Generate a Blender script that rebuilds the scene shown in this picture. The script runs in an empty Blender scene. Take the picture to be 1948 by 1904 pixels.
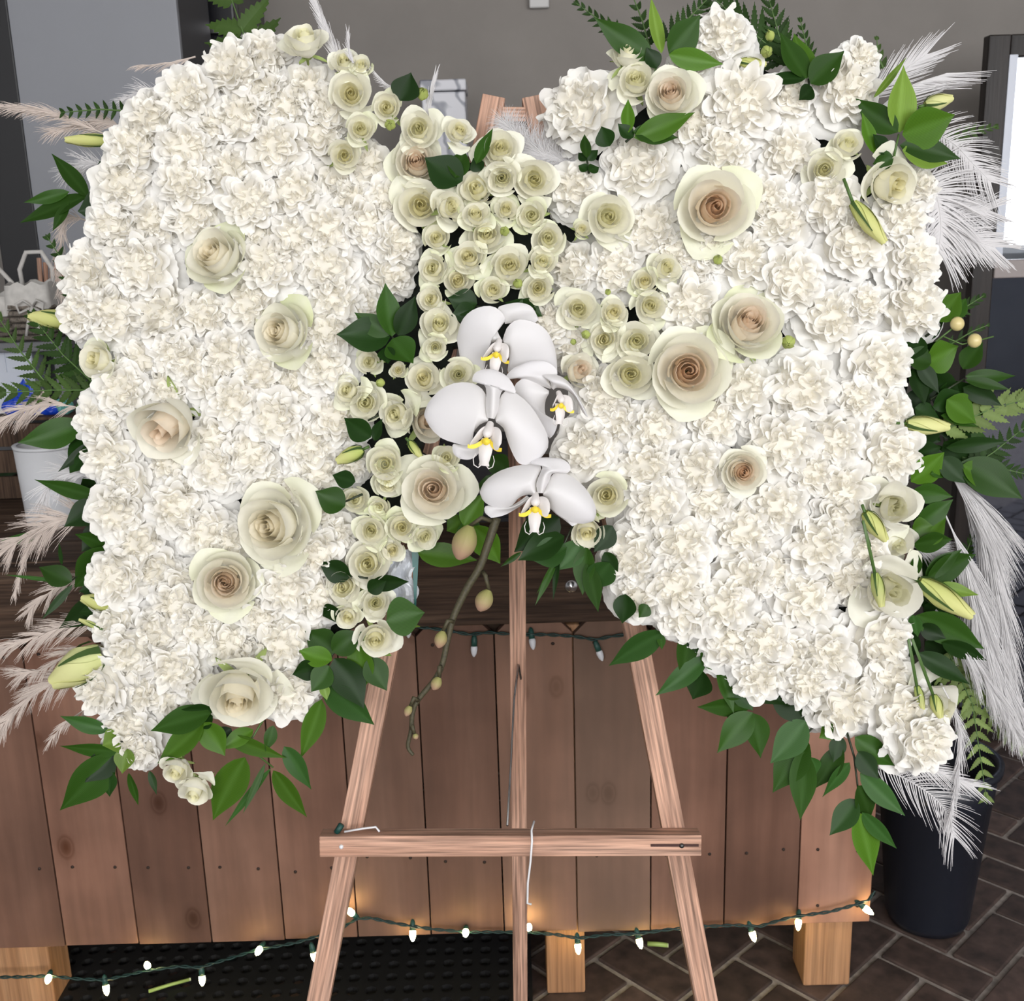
import bpy, bmesh, math, random
import numpy as np
from mathutils import Vector, Matrix

R = random.Random(11)
SC = bpy.context.scene
COL = SC.collection
PI = math.pi

# ------------------------------------------------------------------ camera
F_PX, IW, IH, CAM_Z = 2100.0, 1948, 1904, 1.42
_d = np.array([246.0, -8218.0, -F_PX]); _up = -_d / np.linalg.norm(_d)
_v = np.array([0, 0, -1.0]); _Y = _v - (_v @ _up) * _up; _Y /= np.linalg.norm(_Y)
CM = np.array([np.cross(_Y, _up), _Y, _up])          # world = CM @ camera
cam = bpy.data.cameras.new('camera'); cam_o = bpy.data.objects.new('camera', cam); COL.objects.link(cam_o)
cam_o.matrix_world = Matrix.Translation((0, 0, CAM_Z)) @ Matrix(CM.tolist()).to_4x4()
cam.sensor_fit = 'HORIZONTAL'; cam.sensor_width = 36; cam.lens = 36 * F_PX / IW
cam.clip_start = 0.02
cam.dof.use_dof = True; cam.dof.focus_distance = 1.22; cam.dof.aperture_fstop = 17
SC.camera = cam_o

# ------------------------------------------------------------------ world, daylight window, exposure
SC.world = bpy.data.worlds.new('world'); SC.world.use_nodes = True
SC.world.node_tree.nodes['Background'].inputs[0].default_value = (0.75, 0.85, 1, 1)
SC.world.node_tree.nodes['Background'].inputs[1].default_value = 1.0

def area(name, loc, rot, sx, sy, watt, color):
    l = bpy.data.lights.new(name, 'AREA'); l.shape = 'RECTANGLE'; l.size = sx; l.size_y = sy
    l.energy = watt; l.color = color
    o = bpy.data.objects.new(name, l); COL.objects.link(o); o.location = loc; o.rotation_euler = rot
    return o
# daylight entering through the shop window behind the photographer
area('daylight', (1.35, -2.93, 1.95), (PI/2, 0, 0), 6.4, 1.75, 252, (1.0, 0.988, 0.978))
VS = SC.view_settings
SC.display_settings.display_device = 'sRGB'
VS.view_transform = 'Standard'; VS.look = 'None'; VS.gamma = 1.0; VS.use_curve_mapping = False
VS.exposure = 0.0
SC.cycles.use_denoising = True
SC.cycles.use_adaptive_sampling = True; SC.cycles.adaptive_threshold = .2; SC.cycles.adaptive_min_samples = 16
SC.cycles.max_bounces = 6; SC.cycles.diffuse_bounces = 6; SC.cycles.glossy_bounces = 3; SC.cycles.transmission_bounces = 2; SC.cycles.sample_clamp_indirect = 6

# ------------------------------------------------------------------ pixel -> place
def ray(px, py):
    return CM @ np.array([px - IW / 2, -(py - IH / 2), -F_PX])
def at_y(px, py, y):
    r = ray(px, py); return Vector(r * (y / r[1])) + Vector((0, 0, CAM_Z))
def at_z(px, py, z=0.0):
    r = ray(px, py); return Vector(r * ((z - CAM_Z) / r[2])) + Vector((0, 0, CAM_Z))
K = 0.205                                            # the easel leans back by this much
def lean(px, py, y0):                                # point on the leaning plane y = y0 + K z
    r = ray(px, py); t = (y0 + K * CAM_Z) / (r[1] - K * r[2])
    return Vector(r * t) + Vector((0, 0, CAM_Z))
Y_EASEL, Y_HEAD = 1.13, 1.035
NRM = Vector((0, -1, K)).normalized()                # towards the viewer, square to the plane
UPV = Vector((0, K, 1)).normalized()
def head(px, py, out=0.0):                           # flower heads sit on this plane; out = metres proud of it
    return lean(px, py, Y_HEAD - out * math.sqrt(1 + K * K))
def mpp(p):                                          # metres per pixel at a point
    c = CM.T @ (np.array(p) - np.array([0, 0, CAM_Z])); return -c[2] / F_PX

# ------------------------------------------------------------------ helpers
def tag(o, label=None, cat=None, group=None, kind=None):
    if label: o['label'] = label
    if cat: o['category'] = cat
    if group: o['group'] = group
    if kind: o['kind'] = kind
    return o
def link(name, data, parent=None, mat=None, color=None):
    o = bpy.data.objects.new(name, data); COL.objects.link(o)
    if parent is not None: o.parent = parent
    if mat is not None and data is not None and not data.materials: data.materials.append(mat)
    if color is not None: o.color = color
    return o
def empty(name, label, cat, loc=(0, 0, 0), group=None, kind=None, mw=None):
    o = bpy.data.objects.new(name, None); COL.objects.link(o); o.empty_display_size = .02
    if mw is not None: o.matrix_world = mw
    else: o.location = loc
    return tag(o, label, cat, group, kind)
def pymesh(name, vs, fs, mat=None, smooth=True, attrs=None):
    me = bpy.data.meshes.new(name); me.from_pydata([tuple(v) for v in vs], [], fs)
    if smooth: me.polygons.foreach_set('use_smooth', [True] * len(me.polygons))
    for k, a in (attrs or {}).items():
        at = me.attributes.new(k, 'FLOAT', 'POINT'); at.data.foreach_set('value', [float(x) for x in a])
    if mat: me.materials.append(mat)
    me.update(); return me
def grid(fn, nu, nv):                                # fn(u in -1..1, v in 0..1, iu, iv)
    vs = [fn(-1 + 2 * i / nu, j / nv, i, j) for j in range(nv + 1) for i in range(nu + 1)]
    fs = [(j*(nu+1)+i, j*(nu+1)+i+1, (j+1)*(nu+1)+i+1, (j+1)*(nu+1)+i) for j in range(nv) for i in range(nu)]
    return vs, fs
class MB:
    def __init__(s): s.v, s.f, s.t = [], [], []
    def add(s, vs, fs, t=None):
        b = len(s.v); s.v += [tuple(v) for v in vs]; s.f += [tuple(i + b for i in f) for f in fs]
        if t is not None: s.t += list(t)
    def box(s, x0, x1, y0, y1, z0, z1):
        s.add([(x0,y0,z0),(x1,y0,z0),(x1,y1,z0),(x0,y1,z0),(x0,y0,z1),(x1,y0,z1),(x1,y1,z1),(x0,y1,z1)],
              [(0,3,2,1),(4,5,6,7),(0,1,5,4),(1,2,6,5),(2,3,7,6),(3,0,4,7)])
    def tube(s, pts, r, n=6, cap=True):
        pts = [Vector(p) for p in pts]; rs = r if isinstance(r, (list, tuple)) else [r] * len(pts)
        vs, fs = [], []; prev = None
        for i, p in enumerate(pts):
            d = (pts[min(i+1, len(pts)-1)] - pts[max(i-1, 0)])
            d = d.normalized() if d.length > 1e-9 else Vector((0, 0, 1))
            a = prev if prev is not None else (Vector((1, 0, 0)) if abs(d.x) < .9 else Vector((0, 1, 0)))
            a = (a - d * a.dot(d)).normalized(); prev = a; b = d.cross(a)
            for k in range(n):
                t = 2 * PI * k / n; vs.append(p + (a * math.cos(t) + b * math.sin(t)) * rs[i])
        for i in range(len(pts) - 1):
            for k in range(n):
                fs.append((i*n+k, i*n+(k+1) % n, (i+1)*n+(k+1) % n, (i+1)*n+k))
        if cap: fs += [tuple(range(n))[::-1], tuple(range((len(pts)-1)*n, len(pts)*n))]
        s.add(vs, fs)
    def lathe(s, prof, n=24, c=(0, 0, 0), M=None):
        vs, fs = [], []
        for (r, z) in prof:
            for k in range(n):
                t = 2 * PI * k / n; p = Vector((r * math.cos(t), r * math.sin(t), z))
                vs.append((M @ p) if M else p + Vector(c))
        for i in range(len(prof) - 1):
            for k in range(n): fs.append((i*n+k, i*n+(k+1) % n, (i+1)*n+(k+1) % n, (i+1)*n+k))
        s.add(vs, fs)
    def ribbon(s, pts, w, nrm):                      # flat tapering strand
        vs, fs = [], []; n = len(pts)
        for i, p in enumerate(pts):
            d = pts[min(i+1, n-1)] - pts[max(i-1, 0)]
            a = d.cross(nrm); a = a.normalized() if a.length > 1e-9 else Vector((1, 0, 0))
            ww = w * (1 - .8 * i / (n - 1)) * .5
            vs += [p + a * ww, p - a * ww]
        fs = [(2*i, 2*i+1, 2*i+3, 2*i+2) for i in range(n - 1)]
        s.add(vs, fs)
    def mesh(s, name, mat, smooth=True):
        return pymesh(name, s.v, s.f, mat, smooth, {'tint': s.t} if s.t and len(s.t) == len(s.v) else None)
    def build(s, name, mat, parent=None, smooth=True, bevel=0):
        me = s.mesh(name, mat, smooth)
        if bevel:
            bm = bmesh.new(); bm.from_mesh(me)
            bmesh.ops.bevel(bm, geom=bm.edges[:], offset=bevel, segments=2, affect='EDGES', profile=.5)
            bm.to_mesh(me); bm.free()
            me.polygons.foreach_set('use_smooth', [False] * len(me.polygons))
        return link(name, me, parent)
def frame(o, z, x):                                  # matrix with local z along z, x near x
    z = Vector(z).normalized(); x = Vector(x); x = (x - z * x.dot(z)).normalized(); y = z.cross(x)
    m = Matrix((x, y, z)).transposed().to_4x4(); m.translation = o; return m
def bar(name, p0, p1, w, t, mat, parent, face=NRM, bevel=.0012):   # w across, t along face
    p0, p1 = Vector(p0), Vector(p1); b = MB(); L = (p1 - p0).length
    b.box(-w/2, w/2, -t/2, t/2, 0, L)
    o = b.build(name, mat, parent, False, bevel)
    z = (p1 - p0).normalized(); y = Vector(face); y = (y - z * y.dot(z)).normalized(); x = y.cross(z)
    m = Matrix((x, y, z)).transposed().to_4x4(); m.translation = p0
    o.matrix_basis = parent.matrix_basis.inverted() @ m if parent is not None else m
    return o

# ------------------------------------------------------------------ materials
def nt(name):
    m = bpy.data.materials.new(name); m.use_nodes = True
    return m, m.node_tree.nodes, m.node_tree.links, m.node_tree.nodes['Principled BSDF']
def flat(name, c, rough=.6, metal=0, spec=.5, emit=0, noise=0, nscale=30, coat=0):
    m, N, L, p = nt(name)
    p.inputs['Base Color'].default_value = (*c, 1); p.inputs['Roughness'].default_value = rough
    p.inputs['Metallic'].default_value = metal; p.inputs['Specular IOR Level'].default_value = spec
    p.inputs['Coat Weight'].default_value = coat
    if emit: p.inputs['Emission Color'].default_value = (*c, 1); p.inputs['Emission Strength'].default_value = emit
    if noise:
        t = N.new('ShaderNodeTexCoord'); n = N.new('ShaderNodeTexNoise'); n.inputs['Scale'].default_value = nscale
        n.inputs['Detail'].default_value = 5
        r = N.new('ShaderNodeValToRGB')
        r.color_ramp.elements[0].color = (*[x * (1 - noise) for x in c], 1); r.color_ramp.elements[0].position = .3
        r.color_ramp.elements[1].color = (*[min(1, x * (1 + noise)) for x in c], 1); r.color_ramp.elements[1].position = .7
        L.new(t.outputs['Object'], n.inputs['Vector']); L.new(n.outputs['Fac'], r.inputs[0]); L.new(r.outputs[0], p.inputs['Base Color'])
        b = N.new('ShaderNodeBump'); b.inputs['Strength'].default_value = .15; b.inputs['Distance'].default_value = .002
        L.new(n.outputs['Fac'], b.inputs['Height']); L.new(b.outputs[0], p.inputs['Normal'])
    return m
def mixrgb(N, L, fac, a, b, mode='MIX'):
    x = N.new('ShaderNodeMix'); x.data_type = 'RGBA'; x.blend_type = mode
    for s, v in ((0, fac), (6, a), (7, b)):
        if isinstance(v, bpy.types.NodeSocket): L.new(v, x.inputs[s])
        elif s == 0: x.inputs[0].default_value = v
        else: x.inputs[s].default_value = (*v, 1) if len(v) == 3 else v
    return x.outputs[2]
def petal_mat(name, outer, green=(.62, .72, .28), trans=.22, use_obj=True, inner=(1, .9, .7)):
    """tint 0 = heart colour (object colour), 1 = outer colour; green = greenish guard petals."""
    m, N, L, p = nt(name)
    at = N.new('ShaderNodeAttribute'); at.attribute_name = 'tint'
    ag = N.new('ShaderNodeAttribute'); ag.attribute_name = 'green'
    oi = N.new('ShaderNodeObjectInfo')
    c = mixrgb(N, L, at.outputs['Fac'], oi.outputs['Color'] if use_obj else inner, outer)
    g = N.new('ShaderNodeMath'); g.operation = 'MULTIPLY'
    L.new(ag.outputs['Fac'], g.inputs[0])
    if use_obj: L.new(oi.outputs['Alpha'], g.inputs[1])
    else: g.inputs[1].default_value = 1
    c = mixrgb(N, L, g.outputs[0], c, green)
    t = N.new('ShaderNodeTexCoord'); n = N.new('ShaderNodeTexNoise'); n.inputs['Scale'].default_value = 3
    L.new(t.outputs['Object'], n.inputs['Vector'])
    v = N.new('ShaderNodeMapRange'); v.inputs[3].default_value = .94; v.inputs[4].default_value = 1.04
    L.new(n.outputs['Fac'], v.inputs[0])
    c = mixrgb(N, L, 1.0, c, v.outputs[0], 'MULTIPLY')
    L.new(c, p.inputs['Base Color']); p.inputs['Roughness'].default_value = .55; p.inputs['Specular IOR Level'].default_value = .25
    tr = N.new('ShaderNodeBsdfTranslucent'); L.new(c, tr.inputs['Color'])
    mx = N.new('ShaderNodeMixShader'); mx.inputs[0].default_value = trans
    L.new(p.outputs[0], mx.inputs[1]); L.new(tr.outputs[0], mx.inputs[2])
    L.new(mx.outputs[0], N['Material Output'].inputs['Surface'])
    return m
def leaf_mat(name, rough=.36, trans=.18, veins=True):
    m, N, L, p = nt(name)
    oi = N.new('ShaderNodeObjectInfo'); t = N.new('ShaderNodeTexCoord')
    at = N.new('ShaderNodeAttribute'); at.attribute_name = 'tint'
    c = oi.outputs['Color']
    if veins:
        w = N.new('ShaderNodeTexWave'); w.bands_direction = 'Y'; w.inputs['Scale'].default_value = 9; w.inputs['Distortion'].default_value = .6
        L.new(t.outputs['Object'], w.inputs['Vector'])
        v = N.new('ShaderNodeMapRange'); v.inputs[3].default_value = .82; v.inputs[4].default_value = 1.12
        L.new(w.outputs['Fac'], v.inputs[0]); c = mixrgb(N, L, 1.0, c, v.outputs[0], 'MULTIPLY')
    c2 = N.new('ShaderNodeHueSaturation'); c2.inputs['Value'].default_value = 1.5; c2.inputs['Saturation'].default_value = .9
    L.new(c, c2.inputs['Color']); c = mixrgb(N, L, at.outputs['Fac'], c, c2.outputs[0])
    L.new(c, p.inputs['Base Color']); p.inputs['Roughness'].default_value = rough; p.inputs['Specular IOR Level'].default_value = .17
    tr = N.new('ShaderNodeBsdfTranslucent'); L.new(c, tr.inputs['Color'])
    mx = N.new('ShaderNodeMixShader'); mx.inputs[0].default_value = trans
    L.new(p.outputs[0], mx.inputs[1]); L.new(tr.outputs[0], mx.inputs[2])
    L.new(mx.outputs[0], N['Material Output'].inputs['Surface'])
    return m
def wood(name, cs, stretch=(14, 14, 1.1), rough=.65, knots=0, fine=.5, rnd=.25, bump=.25, knot_col=(.1, .035, .015)):
    """grain along local z; each object takes its own cut of the grain and its own tone."""
    m, N, L, p = nt(name)
    t = N.new('ShaderNodeTexCoord'); oi = N.new('ShaderNodeObjectInfo')
    off = N.new('ShaderNodeVectorMath'); off.operation = 'SCALE'; off.inputs[0].default_value = (37, 21, 53)
    L.new(oi.outputs['Random'], off.inputs['Scale'])
    ad = N.new('ShaderNodeVectorMath'); ad.operation = 'ADD'; L.new(t.outputs['Object'], ad.inputs[0]); L.new(off.outputs[0], ad.inputs[1])
    mp = N.new('ShaderNodeMapping'); mp.inputs['Scale'].default_value = stretch; L.new(ad.outputs[0], mp.inputs['Vector'])
    n1 = N.new('ShaderNodeTexNoise'); n1.inputs['Scale'].default_value = 1.2; n1.inputs['Detail'].default_value = 6; n1.inputs['Distortion'].default_value = .8
    L.new(mp.outputs[0], n1.inputs['Vector'])
    r = N.new('ShaderNodeValToRGB'); e = r.color_ramp.elements
    e[0].position = .28; e[0].color = (*cs[0], 1); e[1].position = .75; e[1].color = (*cs[-1], 1)
    for i, c in enumerate(cs[1:-1]): x = e.new(.28 + .47 * (i + 1) / (len(cs) - 1)); x.color = (*c, 1)
    L.new(n1.outputs['Fac'], r.inputs[0]); c = r.outputs[0]
    mp2 = N.new('ShaderNodeMapping'); mp2.inputs['Scale'].default_value = tuple(s * 9 for s in stretch[:2]) + (stretch[2] * 4,)
    L.new(ad.outputs[0], mp2.inputs['Vector'])
    n2 = N.new('ShaderNodeTexNoise'); n2.inputs['Scale'].default_value = 1; n2.inputs['Detail'].default_value = 3
    L.new(mp2.outputs[0], n2.inputs['Vector'])
    f = N.new('ShaderNodeMapRange'); f.inputs[1].default_value = .3; f.inputs[2].default_value = .7
    f.inputs[3].default_value = 1 - fine * .6; f.inputs[4].default_value = 1 + fine * .35
    L.new(n2.outputs['Fac'], f.inputs[0]); c = mixrgb(N, L, 1.0, c, f.outputs[0], 'MULTIPLY')
    if knots:
        mk = N.new('ShaderNodeMapping'); mk.inputs['Scale'].default_value = (knots, .01, knots * .62); L.new(ad.outputs[0], mk.inputs['Vector'])
        vo = N.new('ShaderNodeTexVoronoi'); vo.inputs['Scale'].default_value = 1; L.new(mk.outputs[0], vo.inputs['Vector'])
        kr = N.new('ShaderNodeValToRGB'); ke = kr.color_ramp.elements
        ke[0].position = .02; ke[0].color = (1, 1, 1, 1); ke[1].position = .19; ke[1].color = (0, 0, 0, 1)
        for ps, vv in ((.06, .75), (.085, .35), (.10, .6), (.13, .12)): x = ke.new(ps); x.color = (vv, vv, vv, 1)
        L.new(vo.outputs['Distance'], kr.inputs[0]); c = mixrgb(N, L, kr.outputs[0], c, knot_col)
    if knots:
        st = N.new('ShaderNodeTexNoise'); st.inputs['Scale'].default_value = 5; st.inputs['Detail'].default_value = 4; L.new(ad.outputs[0], st.inputs['Vector'])
        sr = N.new('ShaderNodeMapRange'); sr.inputs[1].default_value = .35; sr.inputs[2].default_value = .7; sr.inputs[3].default_value = .78; sr.inputs[4].default_value = 1.18
        L.new(st.outputs['Fac'], sr.inputs[0]); c = mixrgb(N, L, 1.0, c, sr.outputs[0], 'MULTIPLY')
        hr = N.new('ShaderNodeMath'); hr.operation = 'MULTIPLY_ADD'; L.new(oi.outputs['Random'], hr.inputs[0]); hr.inputs[1].default_value = 7.3; hr.inputs[2].default_value = .2
        hf = N.new('ShaderNodeMath'); hf.operation = 'FRACT'; L.new(hr.outputs[0], hf.inputs[0])
        hp = N.new('ShaderNodeMath'); hp.operation = 'POWER'; L.new(hf.outputs[0], hp.inputs[0]); hp.inputs[1].default_value = 3
        hm = N.new('ShaderNodeMath'); hm.operation = 'MULTIPLY'; L.new(hp.outputs[0], hm.inputs[0]); hm.inputs[1].default_value = .55
        c = mixrgb(N, L, hm.outputs[0], c, (.15, .115, .085))
    v = N.new('ShaderNodeMapRange'); v.inputs[3].default_value = 1 - rnd; v.inputs[4].default_value = 1 + rnd
    L.new(oi.outputs['Random'], v.inputs[0]); c = mixrgb(N, L, 1.0, c, v.outputs[0], 'MULTIPLY')
    L.new(c, p.inputs['Base Color']); p.inputs['Roughness'].default_value = rough; p.inputs['Specular IOR Level'].default_value = .3
    b = N.new('ShaderNodeBump'); b.inputs['Strength'].default_value = bump; b.inputs['Distance'].default_value = .002
    L.new(n2.outputs['Fac'], b.inputs['Height']); L.new(b.outputs[0], p.inputs['Normal'])
    return m

M = {}
M['carn'] = petal_mat('carnation_petal', (.96, .947, .918), use_obj=False, inner=(.97, .918, .785), trans=.25)
M['rose'] = petal_mat('rose_petal', (.96, .942, .84), green=(.70, .77, .38), trans=.25)
M['lis'] = petal_mat('lisianthus_petal', (.90, .88, .80), green=(.66, .72, .38), trans=.22)
M['bud'] = petal_mat('bud_petal', (.70, .70, .30), green=(.45, .55, .14), trans=.1)
M['leaf'] = leaf_mat('ruscus_leaf')
M['fern'] = leaf_mat('fern_leaf', .5, .25, False)
M['sepal'] = leaf_mat('sepal_green', .5, .2, False)
M['stem'] = flat('stem_green', (.07, .14, .03), .5)
M['darkstem'] = flat('stem_dark', (.02, .03, .012), .5)
M['plume'] = flat('pampas_plume', (.56, .48, .43), .8, spec=.1)
M['feather'] = flat('white_feather', (.60, .585, .59), .75, spec=.1)
M['foam'] = flat('gap_shade_foam', (.005, .008, .005), .9, noise=.5, nscale=90)  # near-black colour stands in for shade in the gaps between flowers
M['easel'] = wood('oak_easel', [(.34, .185, .125), (.53, .315, .225), (.60, .38, .285)], (34, 34, 2.2), .6, 0, 1.0, .08)
M['cedar'] = wood('cedar_picket', [(.185, .088, .057), (.255, .130, .088), (.335, .183, .127)], (6, 6, .9), .7, 7.5, .22, .34, .15)
M['beam'] = wood('dark_beam', [(.035, .020, .013), (.085, .05, .032), (.14, .09, .06)], (26, 26, 2.2), .75, 0, .9, .1, .6)
M['leg'] = wood('fir_leg', [(.29, .145, .07), (.42, .225, .115), (.49, .28, .15)], (22, 22, 1.2), .6, 0, .5, .1)
M['wire'] = flat('green_wire', (.012, .04, .035), .45)
M['metal'] = flat('steel', (.7, .7, .72), .25, 1)
M['whitewire'] = flat('white_wire', (.78, .78, .80), .4)
def orchid_mat():
    m = petal_mat('orchid_petal', (.83, .815, .84), use_obj=False, inner=(.80, .78, .765), trans=.2)
    m.node_tree.nodes['Principled BSDF'].inputs['Roughness'].default_value = .42
    return m
M['orchid'] = orchid_mat()
M['lipyellow'] = flat('orchid_yellow', (.86, .66, .05), .5)
M['lipwhite'] = flat('orchid_lip_white', (.74, .70, .68), .5)
M['throat'] = flat('orchid_throat', (.45, .12, .06), .5)
M['obud'] = None

# ================================================================== the room
def plane_box(name, x0, x1, y0, y1, z0, z1, mat, bevel=0, parent=None, kind='structure'):
    b = MB(); b.box(x0, x1, y0, y1, z0, z1); o = b.build(name, mat, parent, False, bevel)
    if kind and parent is None: o['kind'] = kind
    return o
M['wall'] = flat('taupe_paint', (.245, .225, .207), .8, noise=.06, nscale=6)
M['sidewall'] = flat('grey_paint', (.42, .43, .44), .8, noise=.05, nscale=5)
M['ceil'] = flat('ceiling_paint', (.7, .69, .67), .9)
M['mortar'] = flat('mortar', (.30, .265, .24), .95, noise=.3, nscale=60)
Y_WALL = 3.35
plane_box('wall_back', -3.2, 4.6, Y_WALL, Y_WALL + .1, -.05, 3.0, M['wall'])
plane_box('wall_left', -3.3, -3.2, -3.1, Y_WALL + .1, -.05, 3.0, M['sidewall'])
plane_box('wall_right', 4.6, 4.7, -3.1, Y_WALL + .1, -.05, 3.0, M['sidewall'])
plane_box('ceiling', -3.3, 4.7, -3.1, Y_WALL + .1, 3.0, 3.1, M['ceil'])
fw = MB()
fw.box(-3.2, 4.6, -3.1, -3.0, -.05, 1.06); fw.box(-3.2, 4.6, -3.1, -3.0, 2.84, 3.0)
fw.box(-3.2, -1.86, -3.1, -3.0, 1.06, 2.84); fw.box(4.56, 4.6, -3.1, -3.0, 1.06, 2.84)
fw.build('wall_front', M['sidewall'], None, False)['kind'] = 'structure'
wf = MB()
for x in (-1.85, -.27, 1.31, 2.89, 4.49): wf.box(x, x + .06, -2.99, -2.90, 1.06, 2.84)
wf.box(-1.85, 4.55, -2.99, -2.90, 1.06, 1.12); wf.box(-1.85, 4.55, -2.99, -2.90, 2.78, 2.84)
wf.build('window_1', flat('window_paint', (.75, .76, .78), .5), None, False)['kind'] = 'structure'
# ---- brick floor, herringbone
fl = plane_box('floor', -3.2, 4.6, -3.0, Y_WALL, -.08, -.006, M['mortar'])
def brick_mat():
    m, N, L, p = nt('clay_paver'); t = N.new('ShaderNodeTexCoord'); oi = N.new('ShaderNodeObjectInfo')
    n = N.new('ShaderNodeTexNoise'); n.inputs['Scale'].default_value = 28; n.inputs['Detail'].default_value = 6
    ad = N.new('ShaderNodeVectorMath'); ad.operation = 'ADD'; L.new(t.outputs['Object'], ad.inputs[0]); L.new(oi.outputs['Location'], ad.inputs[1])
    L.new(ad.outputs[0], n.inputs['Vector'])
    r = N.new('ShaderNodeValToRGB'); e = r.color_ramp.elements
    e[0].position = .3; e[0].color = (.034, .023, .020, 1); e[1].position = .75; e[1].color = (.105, .068, .057, 1)
    L.new(n.outputs['Fac'], r.inputs[0])
    v = N.new('ShaderNodeMapRange'); v.inputs[3].default_value = .65; v.inputs[4].default_value = 1.35; L.new(oi.outputs['Random'], v.inputs[0])
    c = mixrgb(N, L, 1.0, r.outputs[0], v.outputs[0], 'MULTIPLY'); L.new(c, p.inputs['Base Color']); p.inputs['Roughness'].default_value = .62
    b = N.new('ShaderNodeBump'); b.inputs['Strength'].default_value = .3; b.inputs['Distance'].default_value = .003
    L.new(n.outputs['Fac'], b.inputs['Height']); L.new(b.outputs[0], p.inputs['Normal'])
    return m
M['brick'] = brick_mat()
BW = .098
bb = MB(); bb.box(-BW + .006, BW - .006, -BW/2 + .006, BW/2 - .006, -.05, 0)
brick_me = bb.build('brick', M['brick'], fl, False, .003).data
first_brick = [o for o in fl.children][0]
A0 = math.radians(43.4); far = MB(); spots = []
for i in range(-40, 60):
    for j in range(-40, 60):
        k = (i - j) % 4
        if k not in (0, 3): continue
        cx, cy, vert = ((i + 1) * BW, (j + .5) * BW, 0) if k == 0 else ((i + .5) * BW, (j + 1) * BW, 1)
        x = cx * math.cos(A0) - cy * math.sin(A0) + .013; y = cx * math.sin(A0) + cy * math.cos(A0) + .02
        if -2.6 < x < 3.4 and .3 < y < Y_WALL - .12: spots.append((x, y, A0 + vert * PI / 2))
def in_view(x, y):
    c = CM.T @ (np.array([x, y, -CAM_Z])); 
    if c[2] > -.1: return False
    px, py = IW/2 + F_PX * c[0] / -c[2], IH/2 - F_PX * c[1] / -c[2]
    return px < 2080 and 1100 < px and 930 < py < 2010 or (px > -100 and 1760 < py < 1990)
used = 0
for (x, y, a) in sorted(spots, key=lambda s: s[1]):
    if in_view(x, y) and used < 295:
        o = first_brick if used == 0 else first_brick.copy()
        if used: COL.objects.link(o)
        o.location = (x, y, R.uniform(-.0015, .0015)); o.rotation_euler = (0, 0, a); used += 1
    else:
        ca, sa = math.cos(a), math.sin(a); b = MB(); b.box(-BW + .006, BW - .006, -BW/2 + .006, BW/2 - .006, -.05, 0)
        far.add([(x + p[0]*ca - p[1]*sa, y + p[0]*sa + p[1]*ca, p[2]) for p in b.v], b.f)
far.build('brick_paving', M['brick'], fl, False)['kind'] = 'stuff'

# ---- things at the back of the room
grey = flat('grey_laminate', (.245, .253, .278), .45, noise=.03, nscale=3)
black = flat('black_gloss', (.010, .010, .013), .25)
pL, pR = at_y(36, 200, 2.6), at_y(344, 100, 2.6)
cab = empty('tall_cabinet', 'tall blue-grey laminate cabinet standing behind the left wing', 'cabinet', ((pL.x + pR.x)/2, 2.6, 0))
hw = (pR.x - pL.x) / 2
plane_box('side_panel', -hw, hw, 0, .018, .08, 2.35, grey, .002, cab)
plane_box('body', -hw + .01, hw - .004, .02, .30, .08, 2.33, flat('cabinet_carcass', (.05, .05, .055), .6), 0, cab)
plane_box('plinth', -hw + .03, hw - .03, .04, .29, 0, .08, black, 0, cab)
plane_box('edge_strip', -hw - .085, -hw + .004, -.004, .04, .02, 2.34, flat('black_gasket', (.012, .012, .014), .5), .003, cab)
fr = empty('black_refrigerator', 'glossy black refrigerator with chrome trim beside the grey cabinet', 'refrigerator', (0, 0, 0))
qL, qR = at_y(338, 60, 2.95), at_y(448, 60, 2.95)
fr.location = (qL.x - .1, 2.95, 0); wq = qR.x - qL.x + .1
zt = at_y(370, 56, 2.95).z
plane_box('body', 0, wq, .05, .38, 0, 2.2, black, .004, fr)
plane_box('upper_door', .0, wq, 0, .048, zt + .012, 2.2, black, .006, fr)
plane_box('lower_door', .0, wq, 0, .048, .05, zt - .012, black, .006, fr)
plane_box('chrome_trim', .0, wq - .01, -.006, .02, zt - .012, zt + .012, M['metal'], .002, fr)
xh = at_y(376, 90, 2.95).x - fr.location.x
hb = MB(); hb.tube([(xh, -.005, zt - .02), (xh, -.035, zt - .03), (xh, -.035, zt - .5), (xh, -.005, zt - .52)], .009, 10); hb.build('handle', M['metal'], fr)
b = MB(); p = at_y(346, 36, 2.945); b.lathe([(0, -.004), (.007, -.003), (.008, .003)], 12, (p.x - fr.location.x, -.004, p.z)); b.build('screw', M['metal'], fr)
# marble canister on a wall shelf
def marble():
    m, N, L, p = nt('white_marble'); t = N.new('ShaderNodeTexCoord')
    w = N.new('ShaderNodeTexWave'); w.inputs['Scale'].default_value = 7; w.inputs['Distortion'].default_value = 14; w.inputs['Detail'].default_value = 3; w.bands_direction = 'DIAGONAL'
    L.new(t.outputs['Object'], w.inputs['Vector'])
    r = N.new('ShaderNodeValToRGB'); e = r.color_ramp.elements
    e[0].position = 0; e[0].color = (.20, .21, .25, 1); e[1].position = .30; e[1].color = (.60, .60, .64, 1)
    L.new(w.outputs['Fac'], r.inputs[0]); L.new(r.outputs[0], p.inputs['Base Color']); p.inputs['Roughness'].default_value = .35
    return m
a_, b_ = at_y(800, 152, 3.0), at_y(884, 152, 3.0); wbx = b_.x - a_.x; zs = at_y(845, 300, 3.0).z
mc = empty('marble_box', 'white marble-patterned lidded box on the wall shelf', 'box', ((a_.x + b_.x)/2, 3.08, zs))
mm = marble(); hz = a_.z - zs
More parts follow.
